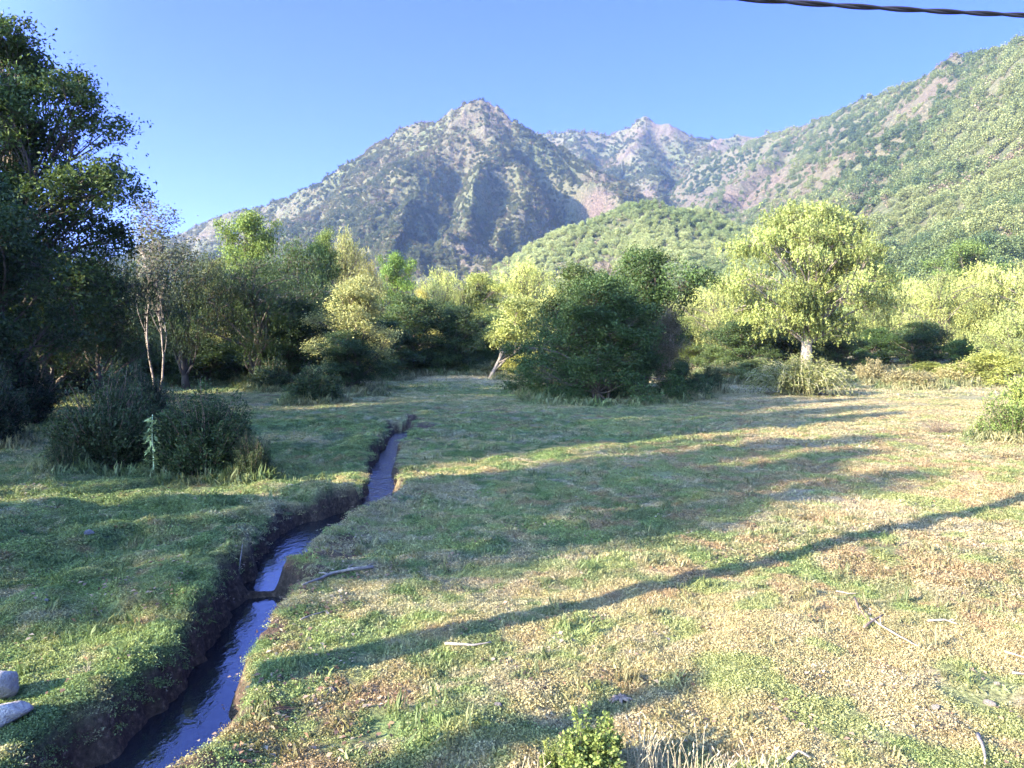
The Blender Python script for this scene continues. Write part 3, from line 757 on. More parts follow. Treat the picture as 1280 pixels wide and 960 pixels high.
# trees that stand outside the photograph and throw the shade over the meadow
for s_, x_, H_, W_, kd in [(10.3, -16.5, 12, 4.4, 'airy'), (11.9, -21, 15, 3.0, 'dense2'), (9.6, -24, 15, 2.6, 'broad2'), (8.3, -14, 10.5, 3.2, 'sparse'), (8.0, -17, 12, 3.0, 'sparse'), (15.9, -19, 16, 3.6, 'airy'), (17.9, -24, 19, 3.8, 'dense2'), (15.7, -30, 18, 3.0, 'broad2'),
                           (20.6, -23, 19, 4.4, 'broad2'), (24.6, -25, 20, 6, 'broad'), (29.5, -32, 23, 7, 'broad'), (34, -36, 23, 6, 'broad2'), 
                           (22.3, -32, 22, 5, 'dense2'), (49, -45, 20, 7, 'broad'), (27, -44, 26, 8, 'broad2'), (12.0, -13.5, 5.5, 2.8, 'broad'), (16.5, -15.0, 8.0, 3.4, 'broad'), (19.5, -16, 9.5, 4, 'broad2')]:
    y_ = (s_+SY*-1*x_)/-SX
    tree(kd, 'field_margin_tree', 0, 0, y_, 0, DK2, '%s tree at the shady field margin, about %d m tall, outside the photographed view' % (dict(airy='airy leafy', broad='round-crowned', broad2='domed', dense2='dense low-branched', sparse='thin half-bare')[kd], round(H_)), x=x_, H=H_, Wd=W_, group='trees at the field margin')
t = tree('dense2', 'young_tree', 0, 0, .55, 0, MG, 'slim young tree outside the photographed view', x=-6.3, H=3.7, Wd=.6)

# ------------------------------------------------------------------ shrubs of upright stems
def stem_shrub(key, seed, H, W, nst, per, leaf, bark, bend=.25, aspect=.4, base=.35, up=.2, tip=0):
    rng = np.random.default_rng(seed); mb = MB(); C = []; T = []; D = []
    for s in range(nst):
        a = rng.random()*6.28; q = math.sqrt(rng.random()); R = W/2
        b = np.array([math.cos(a)*q*R*base, math.sin(a)*q*R*base, -.03])
        h = H*(1-.38*q**3)*(.45+.62*rng.random())*(.8+.35*math.sin(a*3+seed)**2)
        e = np.array([math.cos(a)*q*R*.95, math.sin(a)*q*R*.95, h])
        pts = []
        for i in range(6):
            t = i/5; p = b*(1-t)+e*t; p[2] = e[2]*t**(.75); p[:2] = b[:2]+(e[:2]-b[:2])*t**(1+bend)
            pts.append(p+rng.normal(size=3)*.012*H*(i > 0))
        mb.tube(pts, [.008*H*(1-.13*i)*.8 for i in range(6)], 4, False)
        P_ = np.array(pts)
        k = int(per*(.6+.8*rng.random())); tt = .12+.88*rng.random(k)**.8
        ii = np.minimum((tt*5).astype(int), 4); fr = (tt*5-ii)[:, None]
        p = P_[ii]*(1-fr)+P_[ii+1]*fr; d = P_[ii+1]-P_[ii]; d /= np.linalg.norm(d, axis=1)[:, None]
        sp = (.075*W*(1.15-tt)+.015*W)[:, None]
        off = rng.normal(size=(k, 3))*sp
        C.append(p+off); D.append(d+rng.normal(size=(k, 3))*.5); T.append(np.clip(.3*rng.random()+.5*rng.random(k)+.25*(tt > .85), 0, 1))
    C = np.concatenate(C); C[:, 2] = np.maximum(C[:, 2], .02)
    K[key] = dict(trunk=mb.mesh(key+'_stems', bark), crown=leaves(key+'_leaves', C, M_LEAF, leaf, rng, np.concatenate(T), up, aspect, np.concatenate(D), .6), W=W, H=H, n=len(C))
stem_shrub('spiky', 31, 2.0, 2.1, 230, 120, .068, M_BROWN)
stem_shrub('spiky2', 32, 2.0, 2.1, 210, 125, .068, M_BROWN, .4)
stem_shrub('meadowb', 33, 1.4, 2.2, 160, 90, .09, M_BROWN, .1, .4, .25)
stem_shrub('fern', 34, 1.0, 1.6, 60, 80, .06, M_BROWN, .0, .45, .15)
stem_shrub('sprig', 35, .5, .42, 60, 110, .026, M_BROWN, .3, .6, .5)
stem_shrub('deadb', 36, .6, 1.2, 90, 9, .03, M_BROWN, .0, .4, .15)

def shrub(kind, name, px, top, base, wpx, col, label, group=None, Y=None, cat='shrub', rz=None):
    if Y is None: _, Y = G(px, base)
    return tree(kind, name, px, top, Y, wpx, col, label, cat, group, rz=rz, first='stems', second='foliage')
shrub('spiky', 'upright_shrub', 128, 474, 596, 128, (.042, .068, .036), 'big dark twiggy shrub with upright shoots, the one farther from the stream', 'pair of big shrubs beside the stream')
shrub('spiky2', 'upright_shrub', 255, 490, 598, 128, (.042, .072, .034), 'big dark twiggy shrub with upright shoots, the one nearer the stream', 'pair of big shrubs beside the stream')
shrub('spiky2', 'upright_shrub', 312, 545, 603, 52, (.045, .07, .036), 'knee-high dark shrub against the big one nearer the stream', rz=2)
shrub('spiky', 'upright_shrub', 84, 548, 604, 56, (.04, .065, .036), 'knee-high dark shrub against the big one farther from the stream', rz=3)
shrub('spiky', 'upright_shrub', 172, 466, 545, 90, (.035, .055, .034), 'dark shrub half hidden behind the pair of big shrubs')
shrub('spiky2', 'upright_shrub', 20, 450, 535, 110, (.03, .05, .03), 'dark upright shrub at the picture edge under the tallest tree')
shrub('spiky', 'upright_shrub', -30, 455, 560, 110, (.03, .05, .03), 'dark upright shrub cut off by the picture edge')
shrub('meadowb', 'round_bush', 340, 453, 489, 54, (.035, .06, .034), 'smaller of two dark round bushes side by side in the meadow, next to the trees', 'two dark round meadow bushes')
shrub('meadowb', 'round_bush', 393, 462, 503, 72, (.042, .07, .034), 'larger of two dark round bushes side by side in the meadow', 'two dark round meadow bushes')
shrub('meadowb', 'low_shrub', 463, 483, 496, 28, (.06, .07, .05), 'tiny dark tuft-like shrub beyond the two dark round bushes')
for px, top, base, w, c, lb in [(60, 440, 500, 120, (.04, .06, .04), 'shaded shrub beneath the dark weeping tree'), (120, 445, 490, 110, (.05, .07, .045), 'shaded shrub between the pair of big shrubs and the trees'),
    (215, 440, 478, 90, (.06, .09, .045), 'leafy shrub at the foot of the two pale stems'), (262, 438, 476, 70, (.07, .10, .045), 'leafy shrub with lit shoots beside the two pale stems'),
    (300, 445, 470, 60, (.05, .07, .04), 'low shrub under the broad weeping tree'), (360, 436, 464, 60, (.06, .085, .05), 'low shrub behind the smaller round bush'),
    (420, 450, 474, 60, (.04, .065, .04), 'low dark shrub under the beige-green tree'), (470, 452, 471, 70, (.07, .10, .05), 'low green shrub beyond the tiny tuft'),
    (525, 450, 468, 70, (.09, .12, .055), 'low green shrub below the dark round tree'), (575, 453, 468, 60, (.10, .12, .06), 'low green shrub where the path meets the trees'),
    (612, 453, 470, 44, (.08, .10, .06), 'low shrub at the leaning trunk'), (905, 455, 478, 70, (.10, .12, .07), 'low grey-green shrub before the yellow tree'),
    (1092, 452, 480, 44, (.22, .20, .12), 'dry straw-coloured shrub beside the tangle of stems'), (1138, 464, 485, 70, (.24, .22, .13), 'dry straw-coloured shrub in front of the low pale bush'),
    (1196, 456, 482, 56, (.26, .24, .13), 'dry straw-coloured shrub before the dark bush at the row end'), (885, 462, 492, 50, (.05, .075, .04), 'low dark shrub behind the foot of the great bush')]:
    shrub('meadowb', 'low_shrub', px, top, base, w, c, lb, 'low shrubs along the meadow edge')
shrub('fern', 'spreading_shrub', 1268, 495, 549, 86, (.11, .16, .05), 'green shrub of arching fronds at the picture edge of the meadow')
shrub('fern', 'spreading_shrub', 1290, 455, 520, 70, (.20, .25, .08), 'pale green shrub behind the arching one at the picture edge')
shrub('deadb', 'dead_shrub', 1176, 516, 541, 50, (.13, .10, .09), 'small reddish-brown dead shrub alone in the sunny grass')
shrub('deadb', 'dead_shrub', 928, 519, 533, 18, (.12, .10, .09), 'very small dead shrub between the great bush and the sunny streaks')
shrub('sprig', 'leafy_plant', 742, 897, 990, 92, (.15, .20, .065), 'bright green leafy plant at the bottom edge of the photo', cat='plant')
shrub('sprig', 'leafy_plant', 688, 932, 990, 30, (.16, .20, .06), 'small pale sprig beside the bright leafy plant', cat='plant')

# tangle of arching bare stems under the spreading tree
def tangle(px, top, base, wpx):
    rng = np.random.default_rng(77); x, Y = G(px, base); H = P(px, top, Y)[2]; Wd = wpx/960*Y
    t = thing('tangled_bush', 'sprawling tangle of arching dry olive stems in front of the spreading tree', 'bush', (x, Y, 0))
    mb = MB(); C = []; D = []
    for i in range(420):
        a = rng.random()*6.28; q = rng.random()**.6; r = Wd/2*q
        b = np.array([math.cos(a)*r*.25, math.sin(a)*r*.25, 0]); e = np.array([math.cos(a)*r, math.sin(a)*r, H*(1-.6*q)*rng.random()])
        m = (b+e)/2; m[2] = H*(1.0-.35*q)*(.6+.45*rng.random())
        pts = [b*(1-s)**2+2*m*s*(1-s)*1.15+e*s*s+rng.normal(size=3)*.03 for s in np.linspace(0, 1, 8)]
        mb.tube(pts, [.028*(1-.1*k) for k in range(8)], 3, False)
        for s in range(46):
            k = rng.integers(2, 8); C.append(pts[k]+rng.normal(size=3)*.12); D.append([rng.normal(), rng.normal(), -.4])
    st, n_, o_ = mat('olive_stem'); pp = N(n_, 'ShaderNodeBsdfPrincipled'); pp.inputs['Roughness'].default_value = .8
    n_.links.new(ramp(n_, noise(n_, 3, 3, .6), [(.35, (.10, .11, .05)), (.65, (.36, .34, .19))]), pp.inputs['Base Color']); n_.links.new(pp.outputs[0], o_.inputs[0])
    link('stems', mb.mesh('tangle_stems', st), parent=t)
    l = link('foliage', leaves('tangle_leaves', np.maximum(np.array(C), [-99, -99, .03]), M_LEAF, .13, rng, rng.random(len(C)), .1, .25, np.array(D), .5), parent=t)
    l.color = (.14, .16, .065, 1)
tangle(1000, 432, 494, 140)
print('plants', {k: v['n'] for k, v in K.items()})

# ------------------------------------------------------------------ ground cover: moss, herbs, grass
def cover_proto(name, seed, n_, rad, leaf, h, aspect, upw, blade=False):
    rng = np.random.default_rng(seed); q = rng.normal(size=(n_, 2))*rad*.5
    c = np.stack([q[:, 0], q[:, 1], rng.random(n_)*h*np.exp(-(q**2).sum(1)/rad**2)+.004], 1)
    d = rng.normal(size=(n_, 3))*.4; d[:, 2] += 1.2 if blade else 0
    return leaves(name, c, M_GLEAF, leaf, rng, rng.random(n_), upw, aspect, d, .7 if blade else .2)
cp = [cover_proto('cover', 801, 66, .07, .0145, .03, .8, .8), cover_proto('cover', 802, 58, .08, .013, .035, .7, .7), cover_proto('cover', 803, 34, .06, .019, .025, .8, .9),
      cover_proto('cover', 804, 26, .05, .034, .02, .16, .1, True), cover_proto('cover', 805, 20, .05, .045, .03, .12, .0, True)]
rngG = np.random.default_rng(900)
def region(n_, r0, r1, ang=50):
    rr = np.sqrt(rngG.random(n_)*(r1**2-r0**2)+r0**2); aa = np.radians(-ang+2*ang*rngG.random(n_)); return rr*np.sin(aa), rr*np.cos(aa)
bands = [(95000, 3.4, 9, .78), (112000, 9, 20, 1.2), (72000, 20, 42, 2.1), (30000, 42, 90, 4.2)]
XX, YY, SS = [], [], []
for n_, r0, r1, s in bands:
    x, y = region(n_, r0, r1); XX.append(x); YY.append(y); SS.append(np.full(n_, s)*(.7+.6*rngG.random(n_)))
x = np.concatenate(XX); y = np.concatenate(YY); s = np.concatenate(SS)
z, d, sd, par, prof = ground(x, y, True)
patch = fbm(x/.8, y/.8, 131, 3)
bare = (d < .9)*(d > 0)*(sd > 0)*sstep(.0, .3, fbm(x/.4, y/.5, 121, 3)+.12-d*.35)
keep = ((d > 3) | (prof > .84)) & (rngG.random(len(x)) < .75+patch*1.2) & (rngG.random(len(x)) > bare*.8)
keep |= (d < 3) & (z > -.16) & (prof > .5) & (sd < 0) & (rngG.random(len(x)) < .45)
x, y, z, s = x[keep], y[keep], z[keep], s[keep]; k = len(x)
col = gcol(x, y)*(.75+.5*rngG.random((k, 1)))
gr = rngG.random(k)
idx = np.where(gr < .35, 0, np.where(gr < .65, 1, np.where(gr < .85, 2, 3)))
idx = np.where((fbm(x/1.3, y/1.3, 141, 3) > .12) & (gr > .55), 4, idx)
SSc = np.stack([s, s, s*np.where(s > 2, .62, .9)], 1)
# ranker grass round the feet of the shrubs, and dark weeds scattered in the turf
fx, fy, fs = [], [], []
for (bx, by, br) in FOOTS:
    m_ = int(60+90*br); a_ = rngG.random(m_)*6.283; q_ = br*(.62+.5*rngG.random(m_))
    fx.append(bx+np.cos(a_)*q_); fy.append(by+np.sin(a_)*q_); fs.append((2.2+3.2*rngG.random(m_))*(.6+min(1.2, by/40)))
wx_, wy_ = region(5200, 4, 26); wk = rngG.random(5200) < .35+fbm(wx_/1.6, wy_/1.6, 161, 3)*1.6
fx.append(wx_[wk]); fy.append(wy_[wk]); fs.append(1.3+1.3*rngG.random(wk.sum()))
fx = np.concatenate(fx); fy = np.concatenate(fy); fs = np.concatenate(fs)
fz, fd, _a, _b, fp_ = ground(fx, fy, True); kk = (fd > .25)
fx, fy, fz, fs = fx[kk], fy[kk], fz[kk], fs[kk]; m_ = len(fx)
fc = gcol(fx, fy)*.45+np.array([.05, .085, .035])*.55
x = np.concatenate([x, fx]); y = np.concatenate([y, fy]); z = np.concatenate([z, fz]); col = np.concatenate([col, fc*(.7+.6*rngG.random((m_, 1)))])
SSc = np.concatenate([SSc, np.stack([fs, fs, fs*(.9+.8*rngG.random(m_))], 1)]); idx = np.concatenate([idx, 3+rngG.integers(0, 2, m_)]); k = len(x)
instancer('ground_cover', np.stack([x, y, z-.004], 1), rngG.random(k)*6.28, SSc, idx, col, cp, 'short moss, clover and grass covering the meadow', cat='ground cover')
print('cover', k)

# fallen leaf litter
lp = [leaves('litter', np.random.default_rng(5).normal(size=(7, 3))*[.05, .05, .004]+[0, 0, .008], M_GLEAF, .035, np.random.default_rng(6), np.random.default_rng(7).random(7), 1.5, .6)]
x, y = region(9000, 3.8, 16); z, d, sd, par, prof = ground(x, y, True)
w = .12+.5*sstep(.1, .4, fbm(x/1.5, y/1.5, 151, 3))+.8*((d < .8)*(d > -.1)*(sd > 0))
kp = (rngG.random(len(x)) < w) & ((prof > .3) | (d > 3)); x, y, z = x[kp], y[kp], z[kp]; k = len(x)
lc = np.array([[.26, .19, .15], [.17, .11, .08], [.32, .27, .22], [.10, .07, .06]])[rngG.integers(0, 4, k)]
instancer('fallen_leaves', np.stack([x, y, z+.006], 1), rngG.random(k)*6.28, np.tile((.6+.8*rngG.random(k))[:, None], (1, 3)), np.zeros(k), lc, lp, 'small brown and pinkish dead leaves lying in the grass', cat='leaf litter')

# ------------------------------------------------------------------ small countable things
def gz1(x, y): return float(ground(np.array([float(x)]), np.array([float(y)]))[0])
def gp(px, py):
    x, y = G(px, py)
    for _ in range(3): x, y = G(px, py, gz1(x, y))
    return np.array([x, y, gz1(x, y)])

def stone(px, py, size, seed, col, label, group=None, flat=.5, sink=.25, rz=None):
    import bmesh
    rng = random.Random(seed); bm = bmesh.new(); bmesh.ops.create_icosphere(bm, subdivisions=3, radius=1)
    for v in bm.verts:
        c = v.co; f = 1+.22*math.sin(c.x*2.1+seed)+.16*math.sin(c.y*2.9+seed*2)+.10*math.sin(c.z*4+c.x*3)+rng.uniform(-.02, .02)
        v.co = c*f
    for ax in range(5):                                   # chipped flat faces
        d = Vector((rng.gauss(0, 1), rng.gauss(0, 1), rng.gauss(0, 1))).normalized()
        for v in bm.verts:
            q = v.co.dot(d)
            if q > .72: v.co -= d*(q-.72)*.9
    me = bpy.data.meshes.new('stone'); bm.to_mesh(me); bm.free()
    m_, n_, o_ = mat('stone'); tc = N(n_, 'ShaderNodeTexCoord'); f = noise(n_, 3, 6, .65, tc.outputs['Object'])
    pp = N(n_, 'ShaderNodeBsdfPrincipled'); pp.inputs['Roughness'].default_value = .85
    n_.links.new(ramp(n_, f, [(.3, tuple(k*.55 for k in col)), (.6, col)]), pp.inputs['Base Color'])
    b_ = N(n_, 'ShaderNodeBump'); b_.inputs['Strength'].default_value = .9; b_.inputs['Distance'].default_value = .25
    n_.links.new(f, b_.inputs['Height']); n_.links.new(b_.outputs[0], pp.inputs['Normal']); n_.links.new(pp.outputs[0], o_.inputs[0])
    me.materials.append(m_)
    me.polygons.foreach_set('use_smooth', [True]*len(me.polygons))
    p = gp(px, py); r = size/2
    o = link('stone', me, None, label, 'stone', group, None, (p[0], p[1], p[2]+r*flat*(1-sink*2)))
    o.scale = (r, r*.75, r*flat); o.rotation_euler = (rng.uniform(-.15, .15), rng.uniform(-.15, .15), rz if rz is not None else rng.random()*6)
stone(-2, 872, .30, 3, (.52, .50, .48), 'pale boulder at the picture edge on the shady bank, upper of two', 'pair of pale boulders', .75, .1)
stone(8, 905, .26, 5, (.56, .53, .51), 'pale flat boulder at the picture edge on the shady bank, lower of two', 'pair of pale boulders', .7, .1)
for px, py, s, c, lb in [(1170, 886, .085, (.62, .56, .46), 'cream stone, largest of those lying in the sunny grass'), (1236, 880, .085, (.6, .54, .46), 'cream flat stone beside a brown bare patch in the sunny grass'),
    (1247, 855, .05, (.66, .60, .48), 'small cream stone just above the flat cream one'), (1273, 897, .045, (.66, .58, .5), 'small pinkish stone at the picture edge'),
    (917, 912, .04, (.68, .64, .58), 'small white stone near the dry grass stalks'), (955, 835, .04, (.66, .62, .56), 'small white stone in the middle of the sunny grass'),
    (623, 882, .07, (.40, .36, .36), 'grey stone in the grass below the long pole shadow'), (415, 862, .09, (.46, .40, .34), 'dull brown stone in the grass close to the stream end of the pole shadow'),
    (478, 733, .05, (.62, .60, .58), 'small white stone beside the pale fallen branch'), (497, 708, .05, (.66, .62, .56), 'small white stone past the tip of the pale fallen branch'),
    (583, 566, .09, (.60, .56, .54), 'pale stone in the shaded grass past the narrow far end of the stream'), (58, 762, .05, (.55, .55, .6), 'small pale stone in the shaded grass by the rusty patch'),
    (112, 668, .13, (.38, .38, .42), 'flat grey stone in the shaded grass of the near bank'), (253, 822, .035, (.6, .58, .58), 'tiny white stone on the dark bank at the water'),
    (965, 745, .04, (.18, .13, .11), 'dark brown clod in the sunny grass beside the pole shadow')]:
    stone(px, py, s, px % 13, tuple(q*.62 for q in c), lb, 'small stones scattered in the grass')

def stick(pts, r, label, matl=M_DEAD, name='fallen_stick', lift=.02, group='sticks lying in the grass', twigs=()):
    W_ = []
    for q in pts:
        p = gp(q[0], q[1]); p[2] += r+lift+(q[2] if len(q) > 2 else 0); W_.append(p)
    # smooth
    fine = []
    for i in range(len(W_)-1):
        for t in (0, .33, .66): fine.append(W_[i]*(1-t)+W_[i+1]*t+np.array([rngP.gauss(0, 1), rngP.gauss(0, 1), rngP.gauss(0, .5)])*r*.25)
    fine.append(W_[-1]); o0 = fine[0].copy()
    mb = MB(); m_ = len(fine)
    mb.tube([f-o0 for f in fine], [r*(1-.6*i/m_)*(.85+.3*rngP.random()) for i in range(m_)], 7)
    for (i, dx, dy, dz, rr) in twigs:
        a = fine[i]-o0; mb.tube([a, a+np.array([dx, dy, dz])*.55+np.array([0, 0, .01]), a+np.array([dx, dy, dz])], [rr, rr*.8, rr*.4], 5)
    link(name, mb.mesh(name, matl), None, label, 'stick', group, None, tuple(o0))
stick([(465, 713), (440, 716), (418, 721), (400, 728), (378, 733)], .022, 'pale bleached forked branch lying between the stream and the open grass', name='fallen_branch', twigs=((4, .05, .14, .03, .009), (7, -.12, .02, .01, .012), (1, .10, .10, .03, .007)))
stick([(556, 806), (575, 808), (592, 809), (614, 807)], .013, 'straight bleached stick lying just under the long pole shadow')
stick([(1068, 755), (1072, 768), (1083, 782)], .011, 'short curved dark stick meeting the longer pale one', M_BROWN, lift=.05)
stick([(1088, 777), (1108, 790), (1125, 800), (1147, 812)], .011, 'long thin pale stick lying slantwise in the sunny grass', twigs=((2, .05, .12, .05, .007),))
stick([(1080, 790), (1090, 782), (1104, 774)], .014, 'short dark broken twig crossing the end of the long pale stick', M_BROWN, lift=.03)
stick([(1045, 742), (1060, 745), (1072, 745)], .008, 'tiny pale stick near the curved dark stick')
stick([(1160, 780), (1180, 779), (1196, 784)], .012, 'short thick pale stick in the sunny grass', twigs=((4, .05, -.03, .02, .006),))
stick([(1255, 818), (1268, 822), (1282, 827)], .010, 'thin grey stick at the picture edge above the cream stones')
stick([(1265, 846), (1284, 848)], .012, 'pale stick end reaching in from the picture edge')
stick([(1222, 925), (1230, 942), (1231, 962)], .014, 'pale broken stick near the corner of the photo')
stick([(985, 955), (998, 945), (1012, 952)], .012, 'bent pale twig at the bottom of the photo')
stick([(375, 778), (390, 772), (405, 768)], .007, 'thin grey twig lying on the bank beside the water')
stick([(298, 722), (308, 730), (318, 736)], .008, 'thin grey twig hanging over the shady bank')
stick([(350, 643), (362, 648), (370, 653)], .010, 'thin grey twig at the shady bend of the stream')
stick([(325, 748), (335, 746), (350, 748)], .02, 'wet dark stick lying across the narrow neck of the stream', M_BROWN, lift=.0)
stick([(570, 517), (600, 516), (632, 513)], .02, 'long thin brown stick in the shaded grass before the great bush', M_BROWN)
stick([(775, 586), (785, 583), (793, 585)], .008, 'tiny bleached twig on the shaded green grass')
stick([(905, 690), (912, 687), (920, 692)], .006, 'tiny bleached twig near the pole shadow')
stick([(322, 495), (345, 497), (368, 497)], .02, 'thin dark stick beside the larger round bush', M_BROWN)
stick([(45, 575), (55, 572), (66, 570)], .012, 'short grey stick beside the shrub farther from the stream')

# bare brown clump like a dead rosette
def rosette(px, py, rad, label, nm='dead_rosette', n_=13, seed=1, matl=M_BROWN):
    rng = random.Random(seed); p = gp(px, py); mb = MB()
    for i in range(n_):
        a = 6.28*i/n_+rng.uniform(-.2, .2); L = rad*rng.uniform(.6, 1.1); w = rad*.13
        for j in range(4):
            pass
        pts = [(math.cos(a)*L*t, math.sin(a)*L*t, rad*(.12+.75*t-.8*t*t)) for t in (0, .3, .65, 1)]
        mb.tube(pts, [w*.5, w, w*.8, w*.15], 5)
    link(nm, mb.mesh(nm, matl), None, label, 'dead plant', None, None, tuple(p))
mdr = bark_mat('dry_rosette', (.07, .05, .04), (.24, .19, .15), 12)
rosette(776, 877, .10, 'grey-brown dead plant rosette in the grass above the bright leafy plant', matl=mdr)

# dry grass stalks at the bottom edge
def stalks(px, py, n_, h, spread, seed, label, col=(.30, .26, .17), group='dry grass stalks at the bottom of the photo'):
    rng = random.Random(seed); p = gp(px, py); mb = MB()
    for i in range(n_):
        b = np.array([rng.gauss(0, spread), rng.gauss(0, spread*.6), -.01]); a = rng.random()*6.28; L = h*rng.uniform(.5, 1.1); ln = rng.uniform(.05, .45)
        pts = [b+np.array([math.cos(a)*ln*L*t*t, math.sin(a)*ln*L*t*t, L*t*(1-.15*t)]) for t in (0, .35, .7, 1)]
        mb.tube(pts, [.0028, .0025, .002, .001], 4, False)
        if rng.random() < .55:
            e = pts[-1]; mb.tube([e-(pts[-1]-pts[-2])*.3, e, e+(pts[-1]-pts[-2])*.25], [.001, .006, .001], 4, False)
    m_, n__, o_ = mat('dry_straw'); pp = N(n__, 'ShaderNodeBsdfPrincipled'); pp.inputs['Roughness'].default_value = .7
    n__.links.new(ramp(n__, noise(n__, 18, 3, .6), [(.35, tuple(k*.6 for k in col)), (.65, col)]), pp.inputs['Base Color']); n__.links.new(pp.outputs[0], o_.inputs[0])
    link('dry_grass_tuft' if spread < .2 else 'wispy_grass', mb.mesh('dry_grass_tuft', m_), None if spread < .2 else 'stuff', label, 'grass tuft', group, None, tuple(p))
stalks(805, 965, 46, .30, .07, 1, 'dense tuft of pale dry stalks beside the bright leafy plant')
stalks(868, 975, 22, .36, .09, 2, 'sparse tall dry stalks between the two dense tufts at the photo bottom')
stalks(905, 985, 40, .26, .08, 3, 'dense low tuft of pale dry stalks past the tall sparse ones')
stalks(958, 985, 20, .30, .06, 4, 'small pale dry tuft farthest from the bright leafy plant')
stalks(655, 985, 16, .22, .06, 5, 'thin dry tuft beside the small pale sprig')
stalks(1130, 990, 26, .16, .06, 6, 'low pale dry tuft near the broken stick in the corner')
stalks(112, 935, 6, .16, .012, 7, 'few pale curved stalks on the shady bank by the water', group=None)
stalks(366, 500+45, 10, .3, .04, 8, 'few thin stalks in the shaded grass past the bend of the stream', group=None)
stalks(1060, 500, 40, .5, .9, 9, 'wispy pale grass before the tangled bush', group='pale grasses at the far meadow edge')
stalks(1130, 492, 60, .5, 1.3, 10, 'wispy pale grass along the dry straw-coloured shrubs', group='pale grasses at the far meadow edge')
stalks(850, 535, 30, .45, .6, 11, 'wispy pale grass in the first sunny streak', group='pale grasses at the far meadow edge')

# pale stem plant between the pair of big shrubs
def mullein():
    p = gp(192, 594); rng = random.Random(4); t = thing('pale_stem_plant', 'tall pale-green single stem with drooping leaves between the pair of big shrubs', 'plant', tuple(p))
    mb = MB(); pts = [np.array([.01*math.sin(i), 0, i*.16]) for i in range(8)]; mb.tube(pts, [.02-.0015*i for i in range(8)], 6)
    ms, n_, o_ = mat('pale_stem'); pp = N(n_, 'ShaderNodeBsdfPrincipled')
    n_.links.new(ramp(n_, noise(n_, 8, 3, .6), [(.3, (.20, .28, .14)), (.7, (.42, .50, .30))]), pp.inputs['Base Color']); n_.links.new(pp.outputs[0], o_.inputs[0])
    link('stem', mb.mesh('pale_stem', ms), parent=t)
    r2 = np.random.default_rng(3); c = []; d = []
    for i in range(90):
        a = r2.random()*6.28; z = .1+1.05*r2.random(); rr = .05+.12*r2.random(); c.append([math.cos(a)*rr, math.sin(a)*rr, z-.03]); d.append([math.cos(a), math.sin(a), -.6])
    l = link('foliage', leaves('pale_stem_leaves', np.array(c), M_LEAF, .14, r2, r2.random(90), .4, .35, np.array(d), .8), parent=t); l.color = (.24, .32, .17, 1)
mullein()

# ------------------------------------------------------------------ utility poles and the twisted cable
mp_, n, out = mat('pole_wood'); pp = N(n, 'ShaderNodeBsdfPrincipled'); pp.inputs['Roughness'].default_value = .85
tc = N(n, 'ShaderNodeTexCoord'); mpp = N(n, 'ShaderNodeMapping'); mpp.inputs['Scale'].default_value = (8, 8, .6); n.links.new(tc.outputs['Object'], mpp.inputs[0])
n.links.new(ramp(n, noise(n, 3, 5, .6, mpp.outputs[0]), [(.3, (.10, .075, .055)), (.7, (.26, .21, .16))]), pp.inputs['Base Color']); n.links.new(pp.outputs[0], out.inputs[0])
def pole(x, y, H, hook, label):
    z = gz1(x, y)
    t = thing('utility_pole', label, 'utility pole', (x, y, z), 'utility poles carrying the cable')
    mb = MB(); mb.tube([(0, 0, -.4), (0, 0, 0), (0, 0, H*.5), (0, 0, H)], [.17, .17, .16, .14], 20); link('post', mb.mesh('post', mp_), parent=t)
    mb = MB(); mb.tube([(0, 0, hook-z), (0, .24, hook-z), (0, .26, hook-z-.06)], [.02, .02, .02], 8); link('bracket', mb.mesh('bracket', MCAB), parent=t)
MCAB, n, out = mat('cable_black'); pp = N(n, 'ShaderNodeBsdfPrincipled'); pp.inputs['Base Color'].default_value = (.005, .005, .009, 1); pp.inputs['Roughness'].default_value = .75
n.links.new(pp.outputs[0], out.inputs[0])
A = P(910, -3, 5.75); B = P(1060, 9, 6.25); Cc = P(1280, 19, 6.95)
PX0, PY0 = -5.1, 3.51
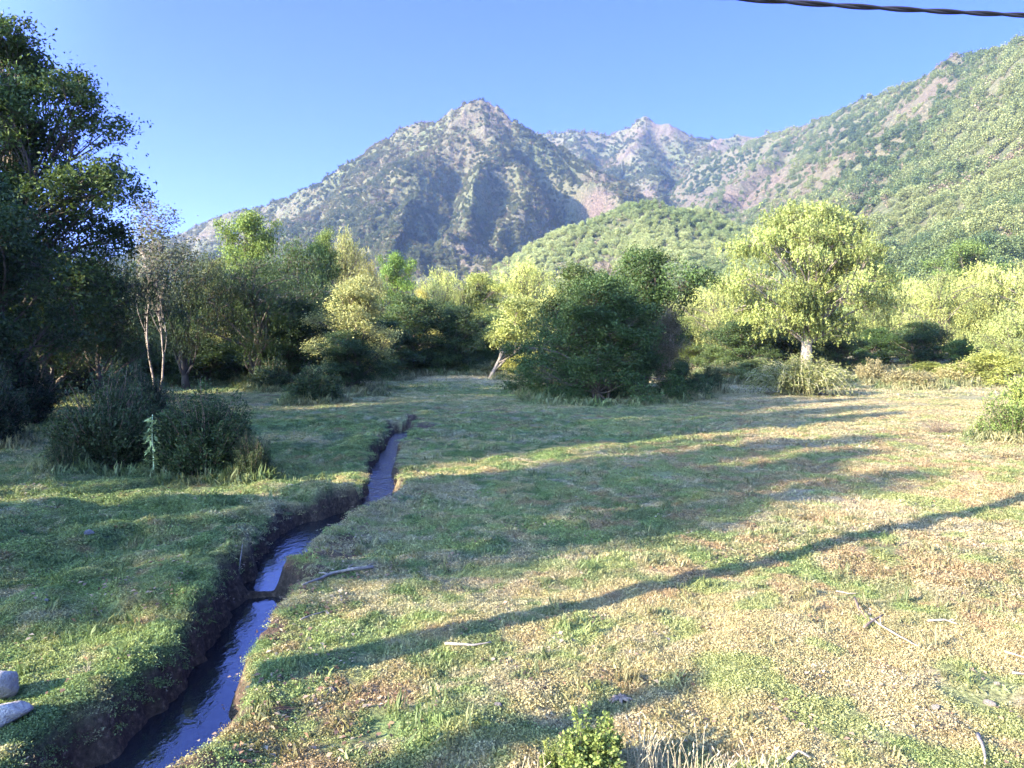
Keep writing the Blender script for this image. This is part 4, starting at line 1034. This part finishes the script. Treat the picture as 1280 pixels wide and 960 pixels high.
# height along the span as a parabola through A, B, C; plan position straight
dirn = (Cc-A)[:2]; L0 = np.linalg.norm(dirn); dirn = dirn/L0
def along(q): return float(np.dot(q[:2]-A[:2], dirn))
co = np.polyfit([0, along(B), along(Cc)], [A[2], B[2], Cc[2]], 2)
print('cable', A, B, Cc, co)
sag = .004
pB = np.array([A[0]-5.1-1.63, 0, 0])
s0 = along(np.array([PX0, PY0+.26])); base0 = A[:2]+dirn*s0
off0 = np.array([PX0, PY0+.26])-base0
def cab(s):
    w_ = min(1, max(0, (-s)/(-s0)))**2 if s < 0 else 0
    xy = A[:2]+dirn*s+off0*w_
    z_ = A[2]+(Cc[2]-A[2])*(s/along(Cc)) + sag*s*(s-along(Cc))
    return np.array([xy[0], xy[1], z_])
hook0 = cab(s0)[2]; s1 = 24.0; e1 = cab(s1)
mb = MB(); n_ = 900
for st in (0, 1):
    pts = []
    for i in range(n_+1):
        s = s0+(s1-s0)*i/n_; ph = 2*math.pi*s/.95+math.pi*st; c = cab(s)
        pts.append(c+np.array([0, math.cos(ph), math.sin(ph)])*.0095)
    mb.tube(pts, [.0135]*(n_+1), 8)
link('overhead_cable', mb.mesh('overhead_cable', MCAB), None, 'black twisted overhead cable crossing the sky', 'cable')
pole(PX0, PY0, 9.0, hook0, 'wooden utility pole outside the view that casts the long straight shadow')
pole(e1[0], e1[1]-.26, 9.5, e1[2], 'wooden utility pole outside the view at the cable far end')

# ------------------------------------------------------------------ haze
hm, n, out = mat('haze'); vp = N(n, 'ShaderNodeVolumePrincipled'); vp.inputs['Density'].default_value = HAZE
vp.inputs['Color'].default_value = (.36, .55, 1, 1); vp.inputs['Anisotropy'].default_value = .2
n.links.new(vp.outputs[0], out.inputs['Volume'])
zlow = float(GZ.min())-1.0; ztop = 760
mb = MB(); a_, b_ = 3400, 6400
vv = [(x, y, z) for z in (zlow, ztop) for (x, y) in ((-a_, -3200), (a_, -3200), (a_, b_), (-a_, b_))]
mb.add(vv, [(3, 2, 1, 0), (4, 5, 6, 7), (0, 1, 5, 4), (1, 2, 6, 5), (2, 3, 7, 6), (3, 0, 4, 7)])
if HAZE > 0: link('haze', mb.mesh('haze', hm, False), 'stuff', 'thin blue haze filling the valley', 'haze')
